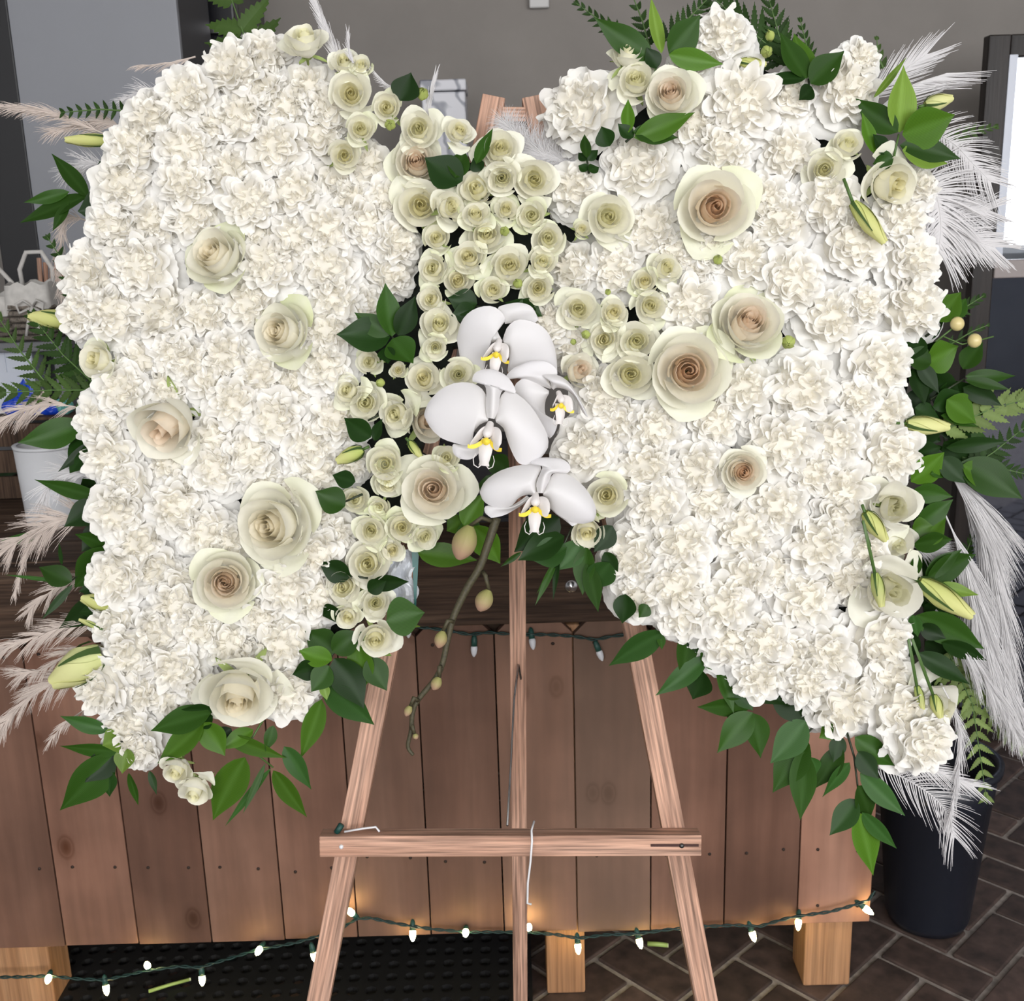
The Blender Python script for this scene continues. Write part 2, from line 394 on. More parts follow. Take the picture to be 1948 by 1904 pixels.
plane_box('body', -wbx/2, wbx/2, -.08, .08, 0, hz - .03, mm, .004, mc)
plane_box('lid', -wbx/2 - .003, wbx/2 + .003, -.084, .084, hz - .028, hz, mm, .004, mc)
sh = empty('wall_shelf', 'dark wooden wall shelf half hidden behind the flowers', 'shelf', ((a_.x + b_.x)/2, 0, zs))
plane_box('board', -.16, .12, 2.97, Y_WALL, -.03, 0, M['beam'], .003, sh)
for x in (-.12, .07): plane_box('bracket', x, x + .02, 3.05, Y_WALL, -.2, -.03, M['beam'], 0, sh)
p = at_y(1025, -6, Y_WALL)
th = empty('thermostat', 'small white thermostat fixed to the taupe wall', 'thermostat', (p.x, Y_WALL, p.z))
plane_box('cover', -.028, .028, -.022, 0, -.032, .06, flat('white_plastic', (.55, .54, .53), .4), .004, th)
plane_box('dial', -.012, .012, -.028, -.022, .0, .02, flat('grey_plastic', (.3, .3, .3), .4), .002, th)
# framed mirror leaning near the wall, reflecting the shop window
fm = wood('walnut_frame', [(.010, .007, .006), (.018, .013, .011), (.026, .019, .016)], (20, 20, 2), .4, 0, .4, .05)
p1 = at_y(1880, 66, 2.75); p2 = at_y(1842, 560, 2.75); x0 = (p1.x + p2.x)/2 + .005; zt = p1.z
mr = empty('standing_mirror', 'tall dark-framed two-pane mirror standing against the wall by the feathers', 'mirror', (x0, 2.75, 0))
zm = at_y(1900, 512, 2.75).z; W2 = .62
plane_box('stile', 0, .052, 0, .035, 0, zt, fm, .003, mr); plane_box('stile', W2 - .052, W2, 0, .035, 0, zt, fm, .003, mr)
plane_box('rail', .052, W2 - .052, 0, .035, zt - .05, zt, fm, .003, mr)
rl = flat('pale_rail', (.30, .26, .25), .4)
plane_box('rail', .052, W2 - .052, -.004, .035, zm - .022, zm + .022, rl, .003, mr)
plane_box('rail', .052, W2 - .052, 0, .035, .0, .08, fm, .003, mr)
gl = flat('mirror_glass', (.72, .78, .86), .015, 1)
plane_box('pane', .05, W2 - .05, .014, .02, zm + .02, zt - .045, gl, 0, mr)
plane_box('pane', .05, W2 - .05, .014, .02, .07, zm - .02, flat('dim_reflection_mirror', (.20, .22, .28), .03, 1), 0, mr)  # darker tint paints in the dim room reflected in the lower pane
plane_box('back_panel', .02, W2 - .02, .021, .034, .02, zt - .02, black, 0, mr)
plane_box('reflected_strip', .05, .070, -.002, .014, zm + .02, zt - .045, flat('pale_reflection', (.55, .58, .66), .3), .001, mr)  # painted strip standing in for the window frame's reflection

# ================================================================== work table with picket front
Y_T, ZT = 1.77, .876
wt = empty('work_table', 'long work table with dark plank top and cedar picket front', 'table', (-.3, 2.1, 0))
def wparts(o):
    o.matrix_world = o.matrix_world
    return o
def tbox(name, x0, x1, y0, y1, z0, z1, mat, bevel=.002, axis='z'):
    """box under the table; grain axis along z, or along x when axis='x'."""
    cx, cy, cz = (x0+x1)/2, (y0+y1)/2, (z0+z1)/2; b = MB()
    if axis == 'x': b.box(-(z1-z0)/2, (z1-z0)/2, -(y1-y0)/2, (y1-y0)/2, -(x1-x0)/2, (x1-x0)/2)
    else: b.box(-(x1-x0)/2, (x1-x0)/2, -(y1-y0)/2, (y1-y0)/2, -(z1-z0)/2, (z1-z0)/2)
    o = b.build(name, mat, wt, False, bevel); o.location = Vector((cx, cy, cz)) - wt.location
    if axis == 'x': o.rotation_euler = (0, PI/2, 0)
    return o
XR = at_y(1664, 1600, Y_T).x
tbox('beam', -1.75, XR + .02, Y_T - .018, Y_T + .03, .757, ZT, M['beam'], .002, 'x')
yb = Y_T + .031
for i in range(6):
    tbox('top_board', -1.75, XR + .02, yb, yb + .125, ZT - .035, ZT + R.uniform(-.001, .001), M['beam'], .002, 'x'); yb += .128
b = MB(); p = at_y(1087, 1115, Y_T - .018); b.lathe([(0, -.006), (.009, -.004), (.012, .0), (.012, .004)], 20, M=Matrix.Translation(p - wt.location) @ Matrix.Rotation(-PI/2, 4, 'X')); b.build('bolt', M['metal'], wt)
# pickets
pw = .1345
zb0, zt0 = .147, .760
pk = MB(); c = .03
prof = [(-pw/2 + .0012, zb0), (pw/2 - .0012, zb0), (pw/2 - .0012, zt0 - c), (pw/2 - c, zt0), (-pw/2 + c, zt0), (-pw/2 + .0012, zt0 - c)]
pk.add([(x, 0, z) for x, z in prof] + [(x, .016, z) for x, z in prof], [tuple(range(6)), tuple(range(11, 5, -1))] + [(i, i + 6, (i + 1) % 6 + 6, (i + 1) % 6) for i in range(6)])
pick_me = None
nail = MB(); nail.lathe([(0, -.0016), (.0026, -.0012), (.0032, .0004)], 10, M=Matrix.Rotation(PI/2, 4, 'X') @ Matrix.Scale(-1, 4, (0, 0, 1)))
nail_me = nail.mesh('nail', flat('rusty_nail', (.03, .015, .01), .7))
for i in range(13):
    if pick_me is None:
        o = pk.build('picket', M['cedar'], wt, False, .0012); pick_me = o.data
    else: o = link('picket', pick_me, wt)
    x = XR - pw * (i + .5)
    o.location = Vector((x, Y_T, R.uniform(-.003, .003))) - Vector((wt.location.x, wt.location.y, 0))
    for zz in (.715, .30 + R.uniform(-.01, .01)) + ((.178,) if i == 0 else ()):
        for dx in (-.033, .036):
            n = link('nail', nail_me, o); n.location = (dx + R.uniform(-.008, .008), -.0006, zz + R.uniform(-.006, .006))
for px, w in ((1574, .088), (1076, .072), (30, .125)):
    q = at_y(px, 1820, Y_T + .02).x
    tbox('leg', q - w/2, q + w/2, Y_T + .018, Y_T + .10, 0, .74, M['leg'], .004)
    tbox('leg', q - w/2, q + w/2, 2.44, 2.52, 0, .84, M['leg'], .004)
tbox('back_skirt', -1.7, XR - .05, 2.525, 2.54, .1, .84, M['beam'], 0, 'x')
tbox('rail', -1.7, XR - .05, Y_T + .03, Y_T + .06, .66, .75, M['beam'], 0, 'x')
# black drainage mat with holes under the table
mt = MB(); mx0, mx1, my0, my1, cs = -.925, .03, 1.60, 2.30, .036
nx, ny = int((mx1 - mx0) / cs), int((my1 - my0) / cs)
for i in range(nx):
    for j in range(ny):
        x, y = mx0 + i * cs, my0 + j * cs; h = cs / 2; cxm, cym = x + h, y + h
        o8 = [(cxm + h * a, cym + h * b_) for a, b_ in ((1,0),(1,1),(0,1),(-1,1),(-1,0),(-1,-1),(0,-1),(1,-1))]
        i8 = [(cxm + .34*cs * math.cos(k*PI/4), cym + .34*cs * math.sin(k*PI/4)) for k in range(8)]
        vs = [(a, b_, .012) for a, b_ in o8] + [(a, b_, .012) for a, b_ in i8] + [(a, b_, .001) for a, b_ in i8]
        mt.add(vs, [(k, (k+1) % 8, (k+1) % 8 + 8, k + 8) for k in range(8)] + [(k + 8, (k+1) % 8 + 8, (k+1) % 8 + 16, k + 16) for k in range(8)])
mt.box(mx0, mx0 + nx*cs, my0, my0 + ny*cs, .0, .001)
tag(mt.build('rubber_mat', flat('black_rubber', (.010, .010, .011), .55), None, False), 'black rubber drainage mat with round holes under the table', 'mat')

# ================================================================== bucket
p = at_z(1762, 1745); bk = empty('flower_bucket', 'tall black plastic flower bucket standing on the brick floor', 'bucket', (p.x, p.y, 0))
m_ = mpp(p); rb, rt = 76 * m_, 104 * m_; hb_ = .36
bm_ = flat('black_bucket', (.012, .014, .022), .38)
b = MB(); b.lathe([(0, .004), (rb - .02, 0), (rb - .006, .004), (rb, .02), (rb + (rt - rb) * .8, hb_ * .8), (rt - .004, hb_ * .8 + .002), (rt, hb_)] + [(rt - .006, hb_), (rb - .004, .012), (0, .012)], 48); b.build('body', bm_, bk)
b = MB(); b.lathe([(rt - .005, hb_ - .01), (rt + .008, hb_ - .008), (rt + .009, hb_ + .004), (rt - .004, hb_ + .006), (rt - .007, hb_ - .004)], 48); b.build('rim', bm_, bk)

# ================================================================== easel
es = empty('display_easel', 'oak display easel carrying the winged flower arrangement', 'easel', (0, 1.3, 0))
def to_floor(a, b_):
    t = a.z / (a.z - b_.z); return a + (b_ - a) * t
for xs in ((940, 606), (1014, 1343)):
    a, c_ = lean(xs[0], 188, Y_EASEL), lean(xs[1], 1904, Y_EASEL)
    bar('leg', to_floor(a, c_), a, .0285, .026, M['easel'], es)
a = at_y(978, 214, 1.475); c_ = at_y(990, 1904, 1.655)
bar('rear_leg', to_floor(a, c_), a, .0245, .022, M['easel'], es)
a, c_ = lean(955, 222, Y_EASEL - .005), lean(1000, 222, Y_EASEL - .005); bar('top_block', a, c_, .018, .022, M['easel'], es)
a, c_ = lean(611, 1603, Y_EASEL - .027), lean(1331, 1601, Y_EASEL - .027)
cb = bar('crossbar', a, c_, .0265, .028, M['easel'], es)
def disc(px, py, r, mat, name, y0, parent):
    p = lean(px, py, y0); b = MB(); b.lathe([(0, .002), (r * .7, .0016), (r, 0), (r, -.003)], 14)
    o = b.build(name, mat, parent); o.matrix_basis = parent.matrix_basis.inverted() @ frame(p, NRM, (1, 0, 0)); return o
disc(649, 1611, .0028, M['whitewire'], 'screw', Y_EASEL - .0425, es); disc(1297, 1609, .0032, flat('dark_screw', (.12, .12, .12), .4, 1), 'screw', Y_EASEL - .0425, es)
a, c_ = lean(1238, 1608, Y_EASEL - .042), lean(1329, 1608, Y_EASEL - .042); bar('slot', a, c_, .003, .0012, flat('slot_dark', (.06, .025, .02), .8), es, bevel=0)
b = MB(); L_ = es.location
b.tube([at_y(991, 1292, 1.555) - L_, at_y(986, 1264, 1.555) - L_, at_y(978, 1330, 1.53) - L_, at_y(972, 1450, 1.44) - L_, at_y(965, 1570, 1.30) - L_], .0016, 6); b.build('wire_brace', M['metal'], es)
st = MB(); st.tube([at_y(1016, 1562, 1.24), at_y(1011, 1580, 1.225), at_y(1012, 1600, 1.212), at_y(1009, 1640, 1.214), at_y(1004, 1680, 1.216), at_y(1003, 1718, 1.215), at_y(1011, 1720, 1.215)], .0014, 6)
tag(st.build('white_string', M['whitewire']), 'short white string hanging over the easel crossbar', 'string')
# clipped stem and wrapper scrap on the crossbar
sc = empty('stem_scrap', 'scrap of green stem with pale ribbon on the easel crossbar', 'scrap', lean(650, 1580, Y_EASEL - .03))
b = MB(); o_ = sc.location
b.tube([lean(640, 1584, Y_EASEL-.03) - o_, lean(650, 1568, Y_EASEL-.03) - o_], .004, 6); b.build('stem_piece', flat('dark_teal', (.01, .06, .05), .5), sc)
b = MB(); b.tube([lean(655, 1582, Y_EASEL-.03) - o_, lean(690, 1576, Y_EASEL-.03) - o_, lean(715, 1573, Y_EASEL-.03) - o_, lean(722, 1582, Y_EASEL-.032) - o_], .0014, 5); b.build('ribbon_piece', M['whitewire'], sc)

# ================================================================== string lights
M['socket'] = flat('socket_green', (.015, .07, .055), .45)
M['bulb_off'] = flat('frosted_bulb', (.75, .76, .80), .25)
M['bulb_on'] = flat('lit_bulb', (1.0, .80, .36), .3, emit=45)
bu = MB(); bu.lathe([(0, -.019), (.0022, -.0175), (.0045, -.013), (.0058, -.007), (.0058, -.002), (.0045, .001), (0, .001)], 14)
so = MB(); so.lathe([(0, 0), (.0052, 0), (.0052, .010), (.004, .016), (.002, .019), (0, .02)], 12)
bulb_me = {k: bu.mesh('bulb', M[k]) for k in ('bulb_on', 'bulb_off')}; sock_me = so.mesh('socket', M['socket'])
def string_lights(label, wire, bulbs, mat):
    t = empty('string_lights', label, 'string lights', wire[0])
    o_ = t.location; fine = []
    for i in range(len(wire) - 1):
        a, c_ = wire[i], wire[i+1]; n = max(2, int((c_ - a).length / .006))
        fine += [a.lerp(c_, k / n) for k in range(n)]
    fine.append(wire[-1])
    for ph in (0, PI):
        b = MB(); b.tube([p + Vector((0, math.cos(i*.9 + ph), math.sin(i*.9 + ph))) * .0019 - o_ for i, p in enumerate(fine)], .0016, 5); b.build('wire', M['wire'], t)
    for (p, d) in bulbs:                               # p bulb base, d pointing direction
        m = frame(p - o_, -Vector(d), (1, .1, 0))
        s_ = link('socket', sock_me, t); s_.matrix_basis = m
        u = link('bulb', bulb_me[mat], s_)
U = lambda px, py: at_y(px, py, Y_T - .012)
Lw = lambda px, py: at_y(px, py, Y_T - .022)
string_lights('unlit string lights tacked along the top of the pickets',
    [U(x, y) for x, y in ((770, 1190), (800, 1193), (850, 1199), (893, 1207), (930, 1203), (985, 1207), (1040, 1207), (1090, 1210), (1132, 1217), (1160, 1211), (1200, 1206), (1280, 1204), (1330, 1215))],
    [(U(776, 1194), (0, 0, -1)), (U(902, 1229), (-.05, -.2, -1)), (U(1012, 1215), (.1, -.4, -1)), (U(1139, 1238), (.35, -.2, -1)), (U(1253, 1191), (.1, -.2, 1))], 'bulb_off')
string_lights('lit string lights draped below the picket front',
    [Lw(x, y) for x, y in ((-20, 1859), (40, 1858), (90, 1856), (150, 1862), (200, 1864), (280, 1846), (340, 1838), (380, 1840), (440, 1822), (490, 1806), (560, 1794), (620, 1776), (652, 1764), (678, 1748), (705, 1746), (750, 1756), (785, 1762), (830, 1768), (890, 1773), (960, 1773), (1010, 1774), (1060, 1778), (1100, 1785), (1150, 1778), (1215, 1776), (1270, 1768), (1340, 1762), (1400, 1760), (1445, 1762), (1500, 1746), (1525, 1742), (1580, 1734), (1630, 1720), (1652, 1712), (1664, 1695))],
    [(Lw(93, 1858), (.2, -1, 0)), (Lw(201, 1874), (.15, -.3, -1)), (Lw(281, 1838), (.1, -.5, .7)), (Lw(384, 1856), (.05, -.3, -1)), (Lw(495, 1804), (-.2, -1, 0)),
     (Lw(596, 1812), (.2, -.2, -1)), (Lw(671, 1738), (-.5, -.3, .8)), (Lw(785, 1770), (0, -.6, -1)), (Lw(886, 1771), (0, -1, .1)), (Lw(1006, 1766), (0, -.6, .9)),
     (Lw(1099, 1795), (.05, -.4, -1)), (Lw(1215, 1785), (.25, -.4, -1)), (Lw(1305, 1782), (-.1, -.4, -1)), (Lw(1430, 1772), (.3, -.4, -1)), (Lw(1519, 1750), (-.2, -.7, -.6)), (Lw(1644, 1726), (.8, -.5, -.5))], 'bulb_on')

# ================================================================== flower heads: shared petal meshes
def smooth01(x): x = min(1, max(0, x)); return x*x*(3-2*x)
def cup_petal(phi, half, rb, ro, zb, h, lip, spiral, drop, tint, green, seed, nu=8, nv=8, wav=.02, point=.05, close=0.0):
    q = random.Random(seed); p1, p2 = q.uniform(0, 6), q.uniform(0, 6); T, G = [], []
    def fn(u, v, i, j):
        vm = 1 - drop * abs(u) ** 2.6 + point * max(0, 1 - abs(u) * 2.5)
        t = v * vm
        r = rb + (ro - rb) * math.sin(min(1, t) * PI / 2) ** .85
        z = zb + (h - zb) * t ** 1.25
        l = max(0, (t - .62) / .38)
        r *= 1 - close * smooth01((t - .35) / .6)
        r += lip * l ** 2; z -= lip * .75 * l ** 2.4
        rr = r + spiral * u + wav * t * math.sin(3.1 * u + p1)
        z += wav * t * t * math.sin(4.3 * u + p2)
        a = phi + u * half * (.55 + .45 * smooth01(t * 1.3))
        T.append(min(1, tint + .25 * t * tint)); G.append(green * smooth01(t * 1.2 - .15) * (.45 + .55 * abs(u)))
        return (rr * math.cos(a), rr * math.sin(a), z)
    vs, fs = grid(fn, nu, nv)
    return pymesh('petal', vs, fs, None, True, {'tint': T, 'green': G})
def sepal_mesh(phi, ln, w, z0, seed):
    q = random.Random(seed); c = q.uniform(-.3, .12)
    def fn(u, v, i, j):
        r = .22 + (ln) * v; ww = w * (1 - v) ** .7 * (.6 + v); a = phi
        x, y = r * math.cos(a) - u * ww * math.sin(a), r * math.sin(a) + u * ww * math.cos(a)
        return (x, y, z0 + c * v * v + .05 * u * u)
    vs, fs = grid(fn, 2, 5); return pymesh('sepal', vs, fs, M['sepal'], True, {'tint': [.5] * len(vs)})
def calyx_mesh(s=1.0):
    b = MB(); b.lathe([(.02, -1.0), (.05, -.95), (.06, -.75), (.20 * s, -.66), (.22 * s, -.56), (.1 * s, -.5)], 10)
    me = b.mesh('calyx', M['sepal']); return me
def rose_variant(n, opn, seed, mat, sep=4, tight=1.0, wav=.02):
    """petals from the rolled heart outwards; opn = how far the outer ones open."""
    q = random.Random(seed); parts = []; phi = q.uniform(0, 6)
    for i in range(n):
        f = i / (n - 1); g = max(0, (f - .5) / .5)
        g = max(0, (f - .58) / .42)
        ro = (.13 + .80 * min(f, .58)) * (.75 + .25 * tight) + (.40 * g ** 1.05 * (.3 + .7 * opn)) * tight
        half = math.radians(118 - 52 * f - 18 * g)
        hh = .58 - .06 * f - .60 * opn * g ** 1.2
        close = (.50 * (1 - f / .62) + .16) if f < .6 else 0
        lip = .035 + .02 * f + .16 * g * g * (.4 + opn * .7)
        me = cup_petal(phi, half, min(.05 + .2 * f, .2), ro, -.5, hh + q.uniform(-.025, .025), lip, .035 + .05 * f, .16 + .10 * f,
                       smooth01((f - .15) / .7), max(0, (f - .7) / .3), seed * 100 + i, 8 if f < .5 else 10, 9, wav * (.7 + f), .02 + .06 * f, close)
        me.materials.append(mat); parts.append(('petal', me))
        phi += math.radians(137.5 + q.uniform(-14, 14))
    for k in range(sep):
        parts.append(('sepal', sepal_mesh(phi + k * 2 * PI / sep + .3, q.uniform(.55, .8), .16, -.58, seed * 7 + k)))
    cm = calyx_mesh(); parts.append(('calyx', cm))
    return parts
def ruffle_petal(phi, half, r0, r1, z0, z1, droop, ruf, k, seed, tint0, tint1, nu=18, nv=6, teeth=.022, rad=.5, pw=2.0):
    q = random.Random(seed); a1, a2, a3 = (q.uniform(0, 6.28) for _ in range(3)); T = []
    tilt = q.uniform(-.08, .08)
    def fn(u, v, i, j):
        vm = 1 - .13 * u * u
        t = v * vm
        if j == nv: t += teeth * (1 if i % 2 else -.6) * q.uniform(.4, 1.2)
        r = r0 + (r1 - r0) * max(0, t) ** .85; z = z0 + (z1 - z0) * math.sin(max(0, min(1.1, t)) * PI * .52) - droop * t ** 3
        rf = ruf * max(0, t) ** pw
        z += rf * math.sin(k * u + a1) + .45 * rf * math.sin(2.2 * k * u + a2) * t + tilt * u * t
        r += rad * rf * math.cos(k * 1.15 * u + a3)
        a = phi + u * half * (.42 + .58 * t) + .35 * rf * math.sin(k * .9 * u + a3)
        T.append(tint0 + (tint1 - tint0) * t)
        return (r * math.cos(a), r * math.sin(a), z)
    vs, fs = grid(fn, nu, nv); return vs, fs, T
def carnation_variant(seed):
    q = random.Random(seed); parts = []; phi = q.uniform(0, 6)
    def pet(n, half, r1, z1, droop, ruf, k, t0, t1, jit):
        nonlocal phi
        for i in range(n):
            vs, fs, T = ruffle_petal(phi + q.uniform(-.15, .15), math.radians(half * q.uniform(.85, 1.2)), .05, r1 * q.uniform(1 - jit, 1 + jit), -.55,
                                     z1 + q.uniform(-.06, .06), droop * q.uniform(.4, 1.5), ruf * q.uniform(.7, 1.4), k * q.uniform(.8, 1.2), q.random(), t0, t1)
            parts.append(('petal', pymesh('petal', vs, fs, M['carn'], True, {'tint': T}))); phi += 2 * PI / n
    pet(6, 50, 1.06, -.06, .20, .065, 4.0, .7, 1, .08); phi += .35
    pet(7, 46, .93, .15, .16, .075, 4.6, .6, 1, .08); phi += .5
    b = MB()
    for (n, half, r1, z1, ruf, k, t0, t1) in ((8, 46, .78, .33, .085, 5.4, .5, .95), (8, 48, .60, .47, .095, 5.2, .3, .85), (7, 54, .42, .54, .095, 5.2, .2, .75), (5, 70, .23, .57, .085, 5.0, .1, .6)):
        for i in range(n):
            vs, fs, T = ruffle_petal(phi + q.uniform(-.3, .3), math.radians(half * q.uniform(.8, 1.25)), r1 * .52, r1 * q.uniform(.85, 1.12), -.05, z1 + q.uniform(-.08, .08),
                                     q.uniform(-.05, .06), ruf * q.uniform(.7, 1.3), k * q.uniform(.8, 1.25), q.random(), t0, t1, 24, 6, .014, 1.15, 1.3)
            b.add(vs, fs, T); phi += 2 * PI / n
        phi += .4
    b.lathe([(.66, -.25), (.63, .10), (.53, .27), (.36, .39), (.17, .45), (.0, .46)], 14); b.t += [.3] * (len(b.v) - len(b.t))  # added pale dome under the petals keeps the crevices shallow and bright
    parts.append(('ruffled_center', b.mesh('ruffled_center', M['carn'])))
    parts.append(('calyx', calyx_mesh(.9)))
    return parts
CARN = [carnation_variant(s) for s in range(101, 108)]
BIG = [rose_variant(20, .9, 31, M['rose']), rose_variant(21, .75, 37, M['rose']), rose_variant(19, 1.05, 43, M['rose'], wav=.03)]
BIGBUD = rose_variant(12, .25, 47, M['rose'], tight=.8)
SPRAY = [rose_variant(15, .9, 61, M['rose'], wav=.035), rose_variant(14, .6, 67, M['rose'], wav=.03), rose_variant(16, 1.0, 71, M['rose'], wav=.045), rose_variant(12, .35, 73, M['rose'], tight=.85)]
LISI = [rose_variant(14, 1.2, 83, M['lis'], wav=.09), rose_variant(11, 1.25, 89, M['lis'], wav=.07)]

def place(variant, name, label, cat, group, p, r, axis, spin, color=(1, .9, .7, 0)):
    m = frame(p, axis, Matrix.Rotation(spin, 3, axis) @ Vector((1, .13, .2))) @ Matrix.Scale(r, 4)
    t = empty(name, label, cat, group=group, mw=m)
    for nm, me in variant:
        o = bpy.data.objects.new(nm, me); COL.objects.link(o); o.parent = t
        if nm == 'petal': o.color = color
        elif nm == 'ruffled_center': o['kind'] = 'stuff'
        else: o.color = (.30, .38, .12, 1)
    return t
XV = Vector((1, 0, 0))
def axis_of(lx, ly, jit=.12):
    return (NRM + XV * (lx + R.uniform(-jit, jit)) + UPV * (ly + R.uniform(-jit, jit))).normalized()

# ------------------------------------------------------------------ where everything stands (pixels of the photograph)
LAND = [(415, 490, 'sideways green-edged rose'), (540, 632, 'round green-edged rose'), (325, 800, 'closed peach rose'), (520, 1000, 'big rose with a drooping petal'),
        (430, 1105, 'wide-open peach-hearted rose'), (455, 1315, 'down-facing cream rose'), (825, 930, 'dusky peach rose'), (1275, 180, 'topmost large rose'),
        (1358, 395, 'large pink-hearted rose'), (1420, 615, 'green-bellied cream rose'), (1308, 705, 'widest cream rose'), (1412, 895, 'small apricot rose'),
        (1697, 960, 'frilled lisianthus bloom'), (1690, 1115, 'bowl-shaped lisianthus bloom'), (733, 620, 'dark six-leaf ruscus tip'), (945, 655, 'topmost orchid'),
        (930, 815, 'foremost orchid'), (1022, 930, 'lowest orchid'), (580, 80, 'lone rose at the very top'), (190, 685, 'yellowish rose on the wing edge'),
        (1690, 350, 'side-turned pale rose'), (1725, 583, 'carnation nearest the berries'), (1109, 210, 'carnation beside the easel tip'), (640, 1270, 'leafy fan over the easel leg'),
        (370, 1390, 'three-leaf tip under the wing'), (1650, 420, 'long dangling bud'), (1300, 1240, 'lowest inner ruscus spray')]
DIRS = ['right of', 'upper right of', 'above', 'upper left of', 'left of', 'lower left of', 'below', 'lower right of']
ORD = ['nearest', 'second nearest', 'third nearest', 'fourth nearest', 'fifth nearest', 'sixth nearest', 'seventh nearest', 'eighth nearest']
def auto_labels(noun, pts):
    best = []
    for (x, y) in pts:
        c = sorted(LAND, key=lambda l: (l[0]-x)**2 + (l[1]-y)**2)
        l = c[0] if math.hypot(c[0][0]-x, c[0][1]-y) > 12 else c[1]
        d = int(round(math.atan2(-(y - l[1]), x - l[0]) / (PI / 4))) % 8
        best.append((l[2], d, math.hypot(x - l[0], y - l[1])))
    out = []
    for i, b_ in enumerate(best):
        same = sorted(k for k in range(len(best)) if best[k][:2] == b_[:2]); same.sort(key=lambda k: best[k][2])
        n = same.index(i)
        out.append(f"{noun} {DIRS[b_[1]]} the {b_[0]}" if len(same) == 1 else f"{noun} {DIRS[b_[1]]} the {b_[0]}{', ' + ORD[n] if n else ', nearest'}")
    return out

CARNS = [(450,140,74),(359,190,64),(500,115,60),(295,235,66),(262,285,66),(359,290,72),(462,232,66),(415,245,50),(246,364,74),(354,355,64),(441,334,64),(372,410,70),
 (223,434,62),(303,428,62),(482,390,66),(252,468,62),(502,182,62),(585,176,66),(545,215,66),(630,215,62),(526,285,70),(608,264,64),(647,345,64),(560,372,68),(695,322,62),
 (500,455,60),(695,430,62),(624,440,66),(560,458,64),(735,385,56),(752,462,56),(672,390,60),(187,525,76),(275,508,70),(223,603,72),(318,600,76),(165,596,58),(393,596,60),(436,680,62),
 (480,575,66),(277,690,60),(335,672,54),(322,738,52),(239,747,64),(411,725,64),(362,690,56),(205,800,66),(416,835,62),(450,765,64),(218,870,64),(416,890,64),(329,885,58),(246,925,68),(359,930,66),
 (478,860,64),(492,715,62),(518,508,70),(624,516,68),(737,520,62),(636,570,60),(624,635,62),(685,580,56),(621,700,60),(565,735,64),(526,795,66),(640,800,66),(590,850,62),
 (603,893,64),(508,920,58),(560,935,50),(665,880,44),(231,970,66),(339,965,66),(269,1030,66),(395,1010,62),(228,1096,66),(308,1086,62),(354,1110,58),(341,1150,62),(231,1180,64),(308,1195,62),
 (385,1190,62),(440,1215,64),(257,1240,66),(339,1262,64),(203,1300,66),(271,1308,56),(325,1315,58),(375,1300,50),(251,1378,62),(262,1412,58),(544,1114,66),(634,1017,58),(603,1050,60),(539,1212,70),(545,1308,68),
 (606,1130,62),(605,975,54),(495,1172,52),(575,1170,56),(480,1240,56),(445,1030,50),
 (1109,214,84),(1217,321,82),(1371,80,64),(1404,205,90),(1319,250,62),(1371,292,68),(1096,362,60),(1237,441,74),(1448,385,62),(1310,130,46),
 (1602,180,76),(1500,193,58),(1494,296,64),(1571,388,70),(1480,425,70),(1615,465,78),(1705,425,62),(1632,118,44),(1725,500,64),(1740,360,48),
 (1093,516,62),(1170,516,62),(1319,503,58),(1417,500,68),(1314,585,72),(1050,615,52),(1088,648,62),(1155,752,68),(1242,815,66),(1355,800,64),(1414,740,66),(1178,800,62),(1120,855,70),
 (1229,890,72),(1327,893,66),(1455,800,62),(1499,534,74),(1576,606,72),(1725,583,78),(1661,697,74),(1517,740,82),(1674,785,60),(1484,845,78),(1581,835,66),(1684,862,74),(1592,935,72),
 (1250,955,66),(1237,1005,74),(1294,1030,72),(1409,1007,76),(1345,955,64),(1474,965,70),(1587,985,64),(1281,1107,76),(1204,1058,70),(1409,1088,74),(1371,1150,70),(1301,1160,66),(1217,1125,62),
 (1383,1210,72),(1450,1215,66),(1551,1035,72),(1602,1094,62),(1520,1135,72),(1462,1085,60),(1666,1212,76),(1563,1240,72),(1490,1240,72),(1594,1328,84),(1674,1285,68),(1705,1348,74),(1745,1405,72),(1440,1280,60),(1530,1290,58),(1640,1040,50),(1540,900,56),(1395,660,40),(1280,480,50),(1355,480,50),(1180,670,40),(1640,580,46),(1625,760,50)]
